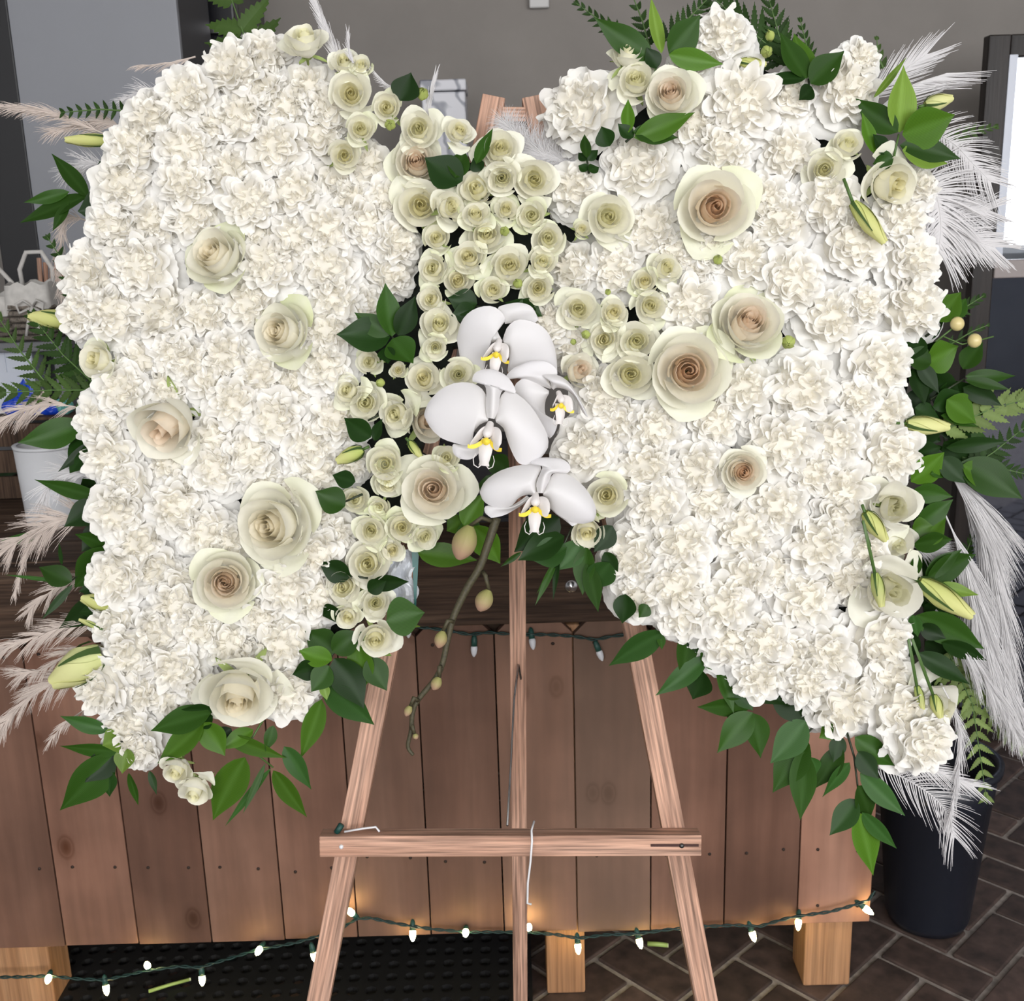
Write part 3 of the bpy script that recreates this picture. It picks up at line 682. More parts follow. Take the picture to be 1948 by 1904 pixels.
# (x, y, radius, lean right, lean up, heart colour, greenness, variant, out, label)
PEACH, CREAM, APRI = (.98, .83, .66), (.97, .89, .69), (.98, .78, .58)
BIGS = [(415,492,66,-.35,.35,CREAM,.75,1,.018,'pale rose with green outer petals turned sideways in the left wing'),
 (540,634,62,-.4,.1,CREAM,.9,0,.018,'round pale rose with green petal edges in the left wing'),
 (322,806,84,-.25,-.55,PEACH,.1,3,.018,'closed peach rose showing smooth outer petals at the left wing edge'),
 (525,1000,82,-.3,.05,CREAM,.35,0,.028,'biggest cream rose in the left wing with one drooping outer petal'),
 (430,1106,66,.1,.0,PEACH,.45,1,.022,'wide-open peach-hearted rose low in the left wing'),
 (455,1316,76,.1,-.5,CREAM,.2,2,.024,'cream rose facing down at the bottom of the left wing'),
 (792,312,54,.05,.05,PEACH,.5,1,.0,'half hidden peach rose beside the dark round leaf up top'),
 (825,932,66,-.05,.1,PEACH,.3,2,.02,'dusky peach rose tucked under the foremost orchid'),
 (812,800,54,.35,.0,PEACH,.1,3,-.01,'peach rose peeking out behind the foremost orchid petal'),
 (1276,182,54,-.2,.15,PEACH,.3,0,.018,'topmost large rose in the right wing by the ruscus leaves'),
 (1358,396,76,.0,-.1,APRI,.55,2,.028,'large rose with pink heart in the upper right wing'),
 (1420,618,72,.05,.25,PEACH,.75,1,.026,'large cream rose with greenish underside in the right wing'),
 (1308,706,80,-.05,.0,APRI,.35,0,.03,'widest cream rose with orange heart in the right wing'),
 (1412,896,46,.0,-.1,APRI,.1,1,.02,'small apricot rose alone among right wing carnations'),
 (1100,706,44,.4,.1,PEACH,.1,3,-.005,'peach rosebud half hidden behind the rear orchid')]
SPR = [(580,82,44,.0,.75,.2,1),(655,122,30,.1,.3,.3,2),(686,128,26,.1,.2,.8,3),(668,180,44,.05,-.05,.3,0),(737,206,33,-.05,-.1,.5,1),(686,247,33,.1,.0,.6,1),(797,247,40,.05,-.1,.3,2),(655,297,38,.15,-.1,.3,3),
 (800,392,52,.0,.0,.3,0),(853,395,36,.5,.0,.4,2),(872,252,30,.3,.2,.3,2),(950,287,42,.05,.1,.2,2),(955,338,36,-.1,-.2,.3,0),(1015,342,44,.1,-.2,.2,2),(908,362,44,-.1,.1,.4,1),
 (1192,107,36,.1,.8,.5,1),(1210,157,42,.0,.15,.3,2),(1156,414,50,.05,.0,.35,0),(1106,437,22,.2,.2,1,3),(1012,411,35,-.1,-.1,.9,1),(962,400,28,.2,.1,1,2),(1042,456,36,.0,.0,.8,0),(924,450,40,.1,.2,.6,2),
 (832,455,32,-.1,.1,.9,1),(892,492,36,.0,.2,.7,2),(826,512,34,-.2,.0,.9,2),(872,536,34,-.1,.1,.7,0),(968,507,42,.1,.1,.5,2),(1030,500,33,.1,.2,.4,1),(1024,549,33,.0,.0,.6,0),(937,552,30,.1,.1,.8,1),(905,412,32,.0,.3,.9,2),
 (822,571,30,-.2,.1,.5,1),(836,620,40,.1,.2,.4,2),(828,661,26,.1,-.1,.8,0),(704,689,28,-.1,.1,.6,1),(758,705,20,.0,.2,.7,3),(808,722,38,-.1,.2,.4,2),(872,712,34,.1,.0,.7,0),(664,745,32,-.3,.2,.6,2),(697,766,38,.0,.0,.5,0),
 (756,786,38,-.3,-.2,.7,2),(733,882,40,.0,.0,.6,1),(737,917,32,.1,-.3,.8,0),(848,872,32,.3,.2,.8,3),(677,951,30,-.1,.1,.7,1),(706,1008,34,.0,-.1,.9,2),(764,1002,34,.1,-.1,.9,1),(806,1018,30,.3,-.2,.9,2),(722,965,26,.0,.1,1,3),
 (702,1071,46,.0,.0,.1,0),(656,1116,40,-.1,.1,.2,2),(663,1171,28,-.1,-.2,.6,1),(714,1147,32,.2,.2,.4,2),(715,1212,40,.1,-.2,.2,0),(745,1045,26,.2,-.2,.7,2),
 (1100,590,40,.0,.0,.4,2),(1166,596,32,.1,.1,.5,1),(1236,583,36,.1,.0,.5,0),(1226,537,30,.0,.2,.9,1),(1264,512,34,.2,.2,.7,2),(1151,646,36,-.2,.0,.4,2),(1210,650,42,.0,.0,.3,0),(1198,713,50,.0,-.1,.3,2),(1156,942,42,-.2,.0,.7,0),(1117,1008,38,-.1,-.4,.7,1),
 (338,1462,34,-.1,-.5,.1,1),(372,1500,36,.0,-.8,.2,2),(1568,323,42,-.1,.0,.3,0),(1610,278,36,.1,.2,.4,1),(1690,350,56,.35,-.35,.3,2),(190,686,42,-.4,.1,.5,1)]
BUDDOTS = [(742,238,16),(803,180,18),(1156,556,9),(1115,636,13),(1090,650,9),(1365,495,14),(1500,650,20),(725,728,13),(960,440,14),(985,540,14),(770,655,10),(1465,70,14),(1458,98,17)]

def wing_dir(x, y):
    cx, cy, sx, sy = (440, 740, 300, 650) if x < 900 else (1450, 760, 320, 680)
    ex, ey = (x - cx) / sx, (y - cy) / sy
    return ex, ey, min(1.25, math.hypot(ex, ey))
lab = auto_labels('white ruffled carnation', [(c[0], c[1]) for c in CARNS])
for i, (x, y, r) in enumerate(CARNS):
    ex, ey, d = wing_dir(x, y); out = max(-.016, -.022 * max(0, d - .6) ** 1.5 / .3) + R.uniform(-.007, .010)
    p = head(x, y, out - .008); rr = r * 1.06 * mpp(p)
    place(CARN[i % 7], 'carnation', lab[i], 'carnation', 'carnations of the left wing' if x < 900 else 'carnations of the right wing', p, rr,
          axis_of(ex * .35 * d, -ey * .3 * d, .2), R.uniform(0, 6.28))
for (x, y, r, lx, ly, col, g, v, out, label) in BIGS:
    p = head(x, y, out); place((BIG + [BIGBUD])[v], 'large_rose', label, 'rose', 'large roses of the arrangement', p, r * 1.04 * mpp(p), axis_of(lx, ly, .03), R.uniform(0, 6.28), (*col, g))
lab = auto_labels('cream spray rose', [(c[0], c[1]) for c in SPR])
SPECIAL = {(580, 82): 'lone spray rose standing up at the very top of the left wing', (190, 686): 'yellowish rose on the outer edge of the left wing',
           (1690, 350): 'pale side-turned rose beside the feathers in the upper right wing'}
for i, (x, y, r, lx, ly, g, v) in enumerate(SPR):
    p = head(x, y, .012 + R.uniform(-.006, .006)); q = R.random()
    place(SPRAY[v], 'spray_rose', SPECIAL.get((x, y), lab[i]), 'rose', 'small spray roses', p, r * 1.06 * mpp(p), axis_of(lx, ly, .08), R.uniform(0, 6.28), (.98, .955 - .03 * q, .67 - .06 * q, g * .95))
# round closed green rosebuds
gb = []
for k in range(5):
    me = cup_petal(k * 2 * PI / 5, math.radians(48), .1, .72, -.7, .75, -.55, .05, .05, .2, 1, 900 + k, 6, 8, .02, .1); me.materials.append(M['bud']); gb.append(('petal', me))
gb.append(('calyx', calyx_mesh(1.6)))
lab = auto_labels('tight round green rosebud', [(c[0], c[1]) for c in BUDDOTS])
for i, (x, y, r) in enumerate(BUDDOTS):
    p = head(x, y, .016); place(gb, 'rosebud', lab[i], 'rosebud', 'closed green rosebuds', p, r * mpp(p), axis_of(R.uniform(-.4, .4), R.uniform(-.4, .4)), R.uniform(0, 6), (.38, .46, .12, .7))
for (x, y, r, lx, ly, v, out, label) in ((1697, 962, 54, .1, .05, 0, .012, 'frilled lisianthus bloom beside the right wing leaves'), (1690, 1118, 72, .15, -.1, 1, .012, 'bowl-shaped white lisianthus bloom behind the hanging bud'),
                                     (1775, 1345, 62, .6, -.3, 1, -.02, 'shaded lisianthus bloom at the lower tip of the right wing'), (1700, 1030, 44, .2, -.2, 0, -.012, 'small crumpled lisianthus under the frilled one')):
    p = head(x, y, out); place(LISI[v], 'lisianthus', label, 'lisianthus', 'lisianthus blooms', p, r * mpp(p), axis_of(lx, ly, .03), R.uniform(0, 6), (.86, .84, .60, .35))

# ------------------------------------------------------------------ foam boards behind the heads, coloured as the shade in the gaps
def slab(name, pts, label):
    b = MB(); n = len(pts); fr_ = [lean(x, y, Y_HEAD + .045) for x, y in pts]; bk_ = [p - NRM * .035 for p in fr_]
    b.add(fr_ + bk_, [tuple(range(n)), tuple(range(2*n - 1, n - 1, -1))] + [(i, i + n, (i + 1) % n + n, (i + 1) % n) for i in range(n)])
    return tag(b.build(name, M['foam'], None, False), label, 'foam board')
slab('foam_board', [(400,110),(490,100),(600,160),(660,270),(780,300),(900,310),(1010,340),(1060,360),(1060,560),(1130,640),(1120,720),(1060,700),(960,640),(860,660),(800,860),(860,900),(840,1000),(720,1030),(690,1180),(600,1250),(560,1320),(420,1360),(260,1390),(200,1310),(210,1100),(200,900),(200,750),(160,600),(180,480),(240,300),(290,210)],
     'near-black foam board shading the gaps behind the left wing flowers')
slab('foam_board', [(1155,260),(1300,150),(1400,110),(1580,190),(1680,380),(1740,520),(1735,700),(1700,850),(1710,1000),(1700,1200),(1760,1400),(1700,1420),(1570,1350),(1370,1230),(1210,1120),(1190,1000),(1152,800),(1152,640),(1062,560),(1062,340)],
     'near-black foam board shading the gaps behind the right wing flowers')

# ================================================================== greenery
def leaf_mesh(seed, peak=.42, fold=.16, bend=.22, twist=.25, point=1.25, nu=6, nv=12):
    q = random.Random(seed); tw = q.uniform(-twist, twist); bd = q.uniform(.3, 1) * bend * q.choice((1, 1, -1)); sw = q.uniform(-.06, .06); T = []
    k = math.log(.5) / math.log(peak)
    def fn(u, v, i, j):
        w = .5 * max(0, math.sin(PI * v ** k)) ** (.85 if v ** k < .5 else point) + (.012 if 0 < v < 1 else .004)
        y = u * w; z = fold * abs(y) - bd * (v - .5) ** 2 * .5
        a = tw * (v - .5) * 2; y, z = y * math.cos(a) - z * math.sin(a), y * math.sin(a) + z * math.cos(a)
        T.append(.55 if i == nu // 2 else (.25 if abs(u) == 1 else 0))
        return (v, y + sw * math.sin(PI * v), z)
    vs, fs = grid(fn, nu, nv); return pymesh('leaf', vs, fs, M['leaf'], True, {'tint': T})
LEAF = [leaf_mesh(s) for s in range(201, 207)]
SLIM = [leaf_mesh(s, .45, .1, .4, .5) for s in range(211, 214)]
GCOL = {'d': (.011, .036, .005), 'm': (.024, .070, .007), 'b': (.060, .145, .010), 'l': (.15, .25, .035), 't': (.030, .088, .016)}
def put_leaf(parent, b0, b1, wpx, o0, o1, col, rollmax=.45, name='leaf'):
    p0, p1 = head(*b0, o0), head(*b1, o1); d = p1 - p0; L_ = d.length; d.normalize()
    nn = NRM - d * NRM.dot(d); nn.normalize(); roll = R.uniform(-rollmax, rollmax)
    nn = Matrix.Rotation(roll, 3, d) @ nn; y = nn.cross(d)
    w = wpx * mpp(p0) / max(.6, math.cos(roll))
    m = Matrix((d, y, nn)).transposed().to_4x4(); m.translation = p0
    m = m @ Matrix.Diagonal((L_, w, w, 1))
    slim = w < L_ * .22
    o = link(name, R.choice(SLIM if slim else LEAF), parent); o.matrix_basis = parent.matrix_basis.inverted() @ m
    k = R.uniform(.75, 1.3); c = GCOL[col]; o.color = (c[0] * k, c[1] * k, c[2] * k, 1)
    return o
def sprig(label, out, col, stem, leaves, name='ruscus_sprig', cat='greenery', o1=None):
    o1 = out if o1 is None else o1
    t = empty(name, label, cat, head(*stem[0], out), 'leafy ruscus sprigs'); b = MB(); n = len(stem)
    b.tube([head(x, y, out - .004 + (o1 - out) * i / max(1, n - 1)) - t.location for i, (x, y) in enumerate(stem)], [.0016 - .0008 * i / n for i in range(n)], 5); b.build('stem', M['darkstem'] if col in 'dm' else M['stem'], t)
    for lf in leaves:
        bx, by, tx, ty, w = lf[:5]; c = lf[5] if len(lf) > 5 else col
        put_leaf(t, (bx, by), (tx, ty), w * 1.08, o1 + R.uniform(-.004, .004), o1 + R.uniform(-.012, .012), c)
    return t
sprig('dark ruscus sprig on the outer edge above the baskets', -.02, 'd', [(215, 385), (150, 378)], [(168,375,98,292,28,'m'),(197,368,190,305,32),(132,365,45,385,22,'m'),(168,372,38,424,34,'m'),(132,385,100,440,20,'m'),(215,388,148,402,62),(214,325,208,286,14)])
sprig('single broad dark leaf over the white vase', -.02, 'm', [(175, 806), (157, 812)], [(160,808,34,842,52)])
sprig('dark folded leaves beside the white vase', -.025, 'd', [(200, 830), (175, 840)], [(180,830,132,900,62),(175,840,110,898,18)])
sprig('ruscus sprig with a long pointed leaf below the white vase', -.02, 'm', [(215, 960), (190, 950)], [(192,946,66,912,28),(195,958,122,1002,48,'d'),(222,1026,163,974,14)])
sprig('large ruscus sprig on the outer edge over the dark beam', -.015, 'm', [(232, 1030), (200, 1055), (135, 1105)], [(226,1038,142,1016,34),(210,1042,141,1118,62),(200,1060,195,1125,40,'d'),(137,1106,74,1078,36),(130,1108,8,1093,7,'t'),(138,1112,80,1178,14,'d'),(118,1075,112,1030,9,'d')])
sprig('dark ruscus leaves behind the small yellow side bud', -.02, 'd', [(215, 1130), (150, 1150)], [(205,1135,112,1196,44),(215,1150,150,1165,40),(215,1110,150,1125,40)])
sprig('three-leaf ruscus tip under the bottom of the left wing', .012, 'm', [(405, 1350), (385, 1372)], [(402,1356,287,1390,46),(388,1372,300,1452,44,'b'),(386,1374,428,1438,48,'b'),(405,1350,345,1350,26,'d'),(405,1362,375,1385,30,'d')])
sprig('ruscus sprig hanging at the lowest corner of the left wing', -.01, 'm', [(240, 1400), (215, 1440)], [(206,1390,114,1362,28,'t'),(226,1400,195,1418,44,'l'),(228,1430,113,1419,26),(214,1436,114,1542,62),(216,1430,162,1488,48,'d'),(202,1462,208,1516,42,'t'),(238,1422,232,1472,36,'l'),(245,1470,263,1532,18),(284,1466,298,1512,12,'d')])
sprig('long drooping ruscus sprig below the down-facing rose', -.01, 'b', [(500, 1370), (470, 1420), (520, 1460)], [(466,1440,405,1560,58),(425,1400,545,1442,30),(516,1460,428,1572,14,'t'),(505,1452,462,1548,12,'m'),(540,1420,592,1502,36,'t'),(520,1465,584,1554,36,'b'),(612,1330,572,1442,38),(482,1388,418,1426,30),(520,1380,505,1430,22,'m'),(440,1385,400,1420,30,'d')])
sprig('leafy ruscus fan covering the top of the left easel leg', .008, 'm', [(660, 1215), (632, 1245), (612, 1300)], [(636,1242,580,1200,54),(632,1256,568,1236,36,'b'),(602,1270,556,1283,38,'d'),(632,1240,690,1202,46),(682,1226,686,1320,50,'b'),(702,1250,736,1314,44),(636,1252,692,1348,60,'d'),(626,1266,592,1316,42),(612,1300,712,1379,56,'t'),(614,1300,622,1332,18,'l'),(680,1215,745,1248,34,'l')])
sprig('dark six-leaf ruscus tip standing out left of the orchids', .035, 'd', [(760, 668), (746, 640)], [(746,640,733,538,42,'m'),(757,638,790,563,40),(742,642,640,636,62),(744,636,674,594,38,'m'),(746,645,786,692,54,'m'),(736,660,738,692,32)])
sprig('dark leaf between the paired spray roses and the carnations', .024, 'd', [(720, 790), (700, 800)], [(706,832,655,794,42),(712,838,728,796,20)])
sprig('dark leaf left of the spray rose cluster under the orchids', .03, 'd', [(690, 940), (655, 955)], [(657,962,600,934,48,'m'),(676,916,632,903,32)])
sprig('dark leaves among the lowest spray roses', .018, 'd', [(700, 1100), (665, 1095)], [(668,1096,606,1070,42),(646,1160,614,1172,36),(702,1112,778,1106,30),(735,1182,808,1165,68,'m'),(745,1185,800,1192,20,'l'),(700,1125,735,1105,30)])
sprig('round dark leaves beside the half hidden peach rose', .02, 'd', [(885, 330), (870, 320)], [(880,345,808,300,62),(866,338,884,284,40,'m'),(762,192,782,138,52),(906,312,938,244,24,'m'),(915,325,900,300,26)])
sprig('dark broad leaves behind the topmost orchid', .012, 'd', [(930, 590), (900, 580)], [(908,578,852,566,48),(985,576,1032,602,34,'m'),(905,590,858,600,40),(1020,590,960,575,30)])
sprig('light green leaves around the large orchid bud', -.005, 'b', [(880, 985), (900, 1000)], [(882,1000,922,938,42),(900,1000,952,1072,52),(795,1052,908,1066,42),(880,985,850,1010,40),(905,985,870,1060,40,'m'),(930,870,970,900,40,'m'),(925,905,945,940,50,'m')])
sprig('dark ruscus spray below the lowest orchid', .014, 'd', [(1090, 1000), (1070, 1040), (1110, 1060)], [(1064,984,978,1050,64),(1074,1020,985,1066,48),(992,1050,952,1078,10,'m'),(1078,1040,1004,1062,52,'t'),(1072,1045,1020,1130,10,'m'),(1064,1050,1052,1142,10),(1062,1060,1018,1152,12,'m'),(1116,1040,1108,1132,38,'m'),(1116,1072,1138,1164,32,'m'),(1160,1070,1124,1122,52,'t'),(1150,1050,1176,1092,28),(1190,1130,1184,1186,40),(1232,1150,1215,1175,26,'m'),(1105,1030,1060,1085,44,'t'),(1165,1000,1130,1050,40)])
sprig('large single ruscus leaf crossing the right easel leg', -.012, 'm', [(1300, 1180), (1260, 1202)], [(1262,1202,1158,1266,48,'t'),(1256,1206,1259,1236,15),(1312,1186,1296,1292,40),(1306,1182,1326,1242,42,'d')])
sprig('ruscus spray hanging under the inner edge of the right wing', -.012, 'm', [(1370, 1230), (1350, 1260), (1390, 1300), (1440, 1340)], [(1346,1250,1247,1323,36,'t'),(1336,1274,1318,1330,46,'d'),(1332,1242,1378,1276,32),(1366,1266,1396,1357,26),(1432,1340,1326,1345,36),(1402,1312,1432,1352,34,'t'),(1432,1355,1364,1432,50),(1432,1356,1446,1442,44),(1392,1290,1502,1342,42,'d'),(1472,1302,1556,1378,62,'d'),(1400,1290,1425,1260,30,'d')])
sprig('ruscus spray with long leaves at the right table corner', -.012, 'm', [(1560, 1370), (1530, 1400)], [(1532,1370,1465,1452,54,'t'),(1532,1398,1470,1507,56),(1527,1425,1522,1560,46),(1542,1440,1552,1474,26,'t'),(1590,1382,1558,1404,32,'b')])
sprig('drooping ruscus tail reaching down beside the bucket', -.008, 'm', [(1610, 1390), (1625, 1440), (1632, 1500), (1640, 1545)], [(1602,1420,1550,1500,36),(1616,1450,1564,1516,28,'t'),(1626,1402,1702,1457,42),(1632,1430,1672,1482,36,'d'),(1636,1470,1722,1552,38,'t'),(1632,1495,1656,1558,44),(1630,1520,1578,1589,38,'t'),(1632,1545,1660,1665,50,'b'),(1640,1545,1706,1614,28,'t'),(1600,1400,1585,1450,30,'d')])
sprig('green leaves round the berries on the right wing edge', -.015, 'm', [(1760, 640), (1790, 620)], [(1784,612,1828,556,48,'b'),(1815,605,1838,568,30),(1760,690,1822,658,58,'b'),(1772,690,1720,668,44),(1752,640,1725,690,34,'d')])
sprig('fan of dark pointed leaves in front of the mirror', -.02, 'm', [(1770, 760), (1835, 720)], [(1832,702,1870,650,34),(1836,716,1932,715,26),(1836,722,1922,741,20),(1832,736,1906,772,32,'d'),(1746,690,1786,748,28,'d'),(1800,760,1856,806,54,'b'),(1790,790,1862,812,20),(1735,700,1760,770,36,'d'),(1775,775,1830,745,40,'d'),(1740,775,1790,800,36,'d')])
sprig('dense dark foliage mass behind the berries and pointed leaves', -.04, 'd', [(1730, 650), (1760, 720), (1790, 800), (1800, 860)], [(1740,640,1800,600,46),(1745,665,1810,690,50),(1750,700,1820,670,48),(1755,720,1830,760,50),(1760,740,1720,800,44),(1775,760,1850,730,46),(1780,780,1850,850,50),(1785,800,1730,850,46),(1790,820,1870,800,46),(1795,840,1860,890,50),(1795,850,1740,900,44),(1735,740,1790,720,40),(1740,820,1790,840,40),(1750,860,1800,900,44),(1820,760,1880,790,36,'m'),(1825,820,1890,850,36,'m')])
sprig('dark foliage mass behind the crossed leaves and the plume', -.045, 'd', [(1720, 960), (1750, 1080), (1760, 1180), (1760, 1280)], [(1730,970,1790,990,44),(1735,1000,1800,1040,46),(1745,1050,1800,1090,46),(1750,1080,1810,1120,44),(1755,1110,1800,1170,46),(1758,1150,1820,1180,44),(1760,1190,1830,1210,44),(1760,1220,1820,1260,46),(1755,1260,1800,1310,44),(1735,1200,1720,1260,36),(1740,1280,1780,1330,36)])
sprig('dark foliage mass behind the plumes at the left wing edge', -.045, 'd', [(215, 900), (205, 1000), (205, 1120), (205, 1200)], [(210,860,150,880,46),(208,900,150,930,44),(205,960,150,975,44),(205,1000,155,1050,46),(205,1060,150,1080,44),(205,1110,155,1150,44),(205,1160,160,1190,40),(205,700,150,680,40),(205,740,150,760,40),(205,780,160,800,40)])
sprig('broad leaf pair beside the frilled lisianthus', -.015, 'm', [(1720, 900), (1770, 895)], [(1732,916,1796,860,54,'b'),(1770,902,1828,884,28),(1732,936,1812,945,36),(1740,870,1790,850,40,'d'),(1800,852,1918,840,28,'d'),(1790,870,1840,920,40,'d')])
sprig('large overhanging leaf above the white plume', -.012, 'm', [(1800, 870), (1826, 880)], [(1826,880,1946,949,64),(1830,885,1905,925,44,'b')])
sprig('cluster of rounded leaves below the frilled lisianthus', -.015, 'm', [(1720, 1010), (1745, 1025)], [(1740,1002,1813,950,42),(1746,1030,1800,984,48,'b'),(1738,1036,1812,1026,38),(1735,1010,1775,1000,40,'b')])
sprig('crossed leaves beside the bowl-shaped lisianthus', -.012, 'm', [(1735, 1110), (1765, 1105)], [(1762,1102,1856,1054,48),(1760,1100,1830,1045,30),(1782,1112,1862,1132,24,'l'),(1738,1100,1745,1050,26)])
sprig('long dark leaves low on the outer edge of the right wing', -.015, 'd', [(1720, 1180), (1745, 1200)], [(1742,1170,1872,1234,54,'m'),(1792,1222,1877,1256,30),(1746,1242,1846,1302,36),(1736,1170,1746,1212,22,'t'),(1750,1190,1800,1215,30)])
sprig('bright ruscus tuft in front of the feathers', .015, 'b', [(1700, 300), (1710, 255)], [(1712,252,1720,124,58,'l'),(1708,252,1628,187,42,'m'),(1716,256,1816,218,66),(1662,292,1640,214,26),(1712,276,1828,302,42,'m'),(1716,286,1802,312,48,'l'),(1700,300,1660,312,32,'m'),(1662,186,1726,108,13,'l'),(1690,290,1660,255,30,'d')])
sprig('bright ruscus tuft at the top of the right wing', .012, 'b', [(1245, 150), (1250, 110)], [(1242,112,1130,33,46,'m'),(1246,116,1168,66,22,'l'),(1258,102,1238,-6,26,'l'),(1272,102,1332,28,52,'m'),(1272,104,1376,122,36),(1226,92,1165,70,22,'d'),(1250,130,1230,90,30,'d')])
sprig('ruscus leaves lying under the topmost large rose', .036, 'm', [(1190, 270), (1205, 258)], [(1206,262,1322,214,42,'b'),(1204,250,1290,262,36),(1196,252,1195,188,24,'b'),(1160,278,1144,240,34,'d'),(1205,262,1175,235,26,'d')])
sprig('dark ruscus tuft beside the yellow rosebuds', .008, 'm', [(1540, 170), (1538, 150)], [(1535,150,1484,62,44),(1542,150,1510,64,44,'b'),(1542,160,1606,98,50),(1532,150,1450,152,26,'d'),(1545,165,1520,190,30,'d'),(1550,140,1606,96,22,'d')])
sprig('small dark leaf tip beside the carnation at the easel top', .01, 'd', [(1120, 330), (1116, 300)], [(1116,300,1112,255,20,'m'),(1116,305,1100,290,16),(1118,305,1138,285,18),(1118,325,1100,315,18),(1120,325,1140,318,20)])

# ------------------------------------------------------------------ fern fronds
def pinna_mesh(seed, teeth=7):
    q = random.Random(seed); nv = teeth * 2; sw = q.uniform(-.05, .1)
    def fn(u, v, i, j):
        w = .5 * (math.sin(PI * min(1, v * .93 + .07) ** .62) ** .8) * (1 - .30 * (j % 2)) if 0 < v < 1 else .02
        return (v - (.05 if j % 2 and abs(u) == 1 else 0), u * w + sw * v * v, .12 * abs(u) * w - .1 * v * v)
    vs, fs = grid(fn, 2, nv); return pymesh('pinna', vs, fs, M['fern'], False, {'tint': [.35 if abs(v[1]) < .02 else 0 for v in vs]})
PINNA = [pinna_mesh(s) for s in (301, 302, 303)]
FCOL = {'g': (.045, .085, .018), 'd': (.020, .050, .008), 'l': (.17, .24, .07), 'b': (.05, .085, .06)}
def fern(label, pts, out, n, ln, w, col, ang=58, o1=None, taper=.75):
    """pts: px polyline from base to tip; ln longest pinna length px; w pinna width px."""
    o1 = out if o1 is None else o1
    t = empty('fern_frond', label, 'fern', head(*pts[0], out), 'fern fronds'); P = []
    for i in range(len(pts) - 1):
        for k in range(8): f = k / 8; P.append((pts[i][0] + (pts[i+1][0] - pts[i][0]) * f, pts[i][1] + (pts[i+1][1] - pts[i][1]) * f))
    P.append(pts[-1]); N_ = len(P) - 1
    W = [head(x, y, out + (o1 - out) * i / N_) for i, (x, y) in enumerate(P)]
    b = MB(); b.tube([p - t.location for p in W], [.0014 - .0009 * i / N_ for i in range(N_ + 1)], 5); b.build('stem', M['stem'], t)
    for k in range(n):
        f = .06 + .90 * k / max(1, n - 1); x = f * N_; i = min(N_ - 1, int(x)); p = W[i].lerp(W[i+1], x - i); d = (W[i+1] - W[i]).normalized()
        L_ = ln * mpp(p) * (1 - taper * f ** 1.3) * (.8 + .2 * min(1, f * 6))
        for s_ in (-1, 1):
            nn = (NRM - d * NRM.dot(d)).normalized(); side = nn.cross(d) * s_
            a = math.radians(ang * (1 - .35 * f) + R.uniform(-6, 6)); dd = (d * math.cos(a) + side * math.sin(a) + nn * R.uniform(-.25, .15)).normalized()
            n2 = (nn - dd * nn.dot(dd)).normalized(); m = Matrix((dd, n2.cross(dd), n2)).transposed().to_4x4(); m.translation = p
            o = link('pinna', PINNA[k % 3], t); o.matrix_basis = t.matrix_basis.inverted() @ (m @ Matrix.Diagonal((L_, w * mpp(p) * (1 - .5 * taper * f), w * mpp(p), 1)))
            c = FCOL[col]; q = R.uniform(.75, 1.3); o.color = (c[0] * q, c[1] * q, c[2] * q, 1)
    q = link('pinna', PINNA[0], t); d = (W[-1] - W[-2]).normalized(); nn = (NRM - d * NRM.dot(d)).normalized()
    m = Matrix((d, nn.cross(d), nn)).transposed().to_4x4(); m.translation = W[-2]
    q.matrix_basis = t.matrix_basis.inverted() @ (m @ Matrix.Diagonal((ln * .35 * mpp(W[-1]), w * .6 * mpp(W[-1]), w * mpp(W[-1]), 1))); q.color = (*FCOL[col], 1)
fern('broad-leaved fern frond above the top of the left wing', [(482, 130), (462, 60), (420, -60)], -.03, 5, 92, 46, 'g', 68, taper=.25)
fern('small bluish fern tip beside the lone top rose', [(535, 165), (525, 120), (520, 78)], -.03, 6, 36, 14, 'b', 45)
fern('sparse fern sprig over the pampas at the upper left', [(258, 212), (190, 208), (115, 214)], -.03, 9, 24, 10, 'd', 75, taper=.4)
fern('dark fern frond hanging beside the baskets', [(160, 590), (135, 520), (88, 448)], -.03, 9, 42, 14, 'd', 60)
fern('horizontal fern frond crossing the blue plastic', [(200, 742), (100, 742), (-20, 748)], -.025, 11, 52, 16, 'g', 50, taper=.4)
fern('rising fern frond at the outer left below the long bud', [(95, 738), (40, 670), (-15, 585)], -.03, 9, 50, 14, 'g', 55)
fern('dense dark fern frond between the bud and the yellowish rose', [(185, 735), (120, 675), (58, 598)], -.025, 11, 70, 19, 'd', 60)
fern('pale fern tip behind the yellowish edge rose', [(200, 735), (165, 715), (130, 690)], -.028, 5, 30, 13, 'b', 60)
fern('fern frond pointing left from the top ruscus tuft', [(1245, 130), (1170, 60), (1092, 3)], -.012, 12, 40, 13, 'd', 55)
fern('small-leaved fern standing behind the top ruscus tuft', [(1236, 90), (1222, 40), (1195, -30)], -.02, 7, 34, 15, 'd', 55)
fern('fern frond leaning right behind the top ruscus tuft', [(1262, 80), (1310, 35), (1352, -8)], -.022, 9, 42, 13, 'd', 55)
fern('wide fern frond behind the topmost carnation', [(1500, 120), (1430, 60), (1350, -10)], -.03, 12, 72, 18, 'd', 60, taper=.5)
fern('upright fern frond beside the yellow rosebuds', [(1500, 130), (1480, 60), (1455, -30)], -.028, 10, 56, 17, 'd', 50)
fern('fern tip between the rosebuds and the dark tuft', [(1540, 130), (1535, 90), (1522, 36)], -.022, 7, 34, 12, 'd', 45)
fern('small fern tip above the feathers', [(1680, 130), (1670, 105), (1668, 72)], -.025, 4, 26, 13, 'g', 50)
fern('fern sprig with leaf tips showing behind the upper feathers', [(1760, 290), (1830, 255), (1898, 240)], -.06, 9, 36, 13, 'g', 50)
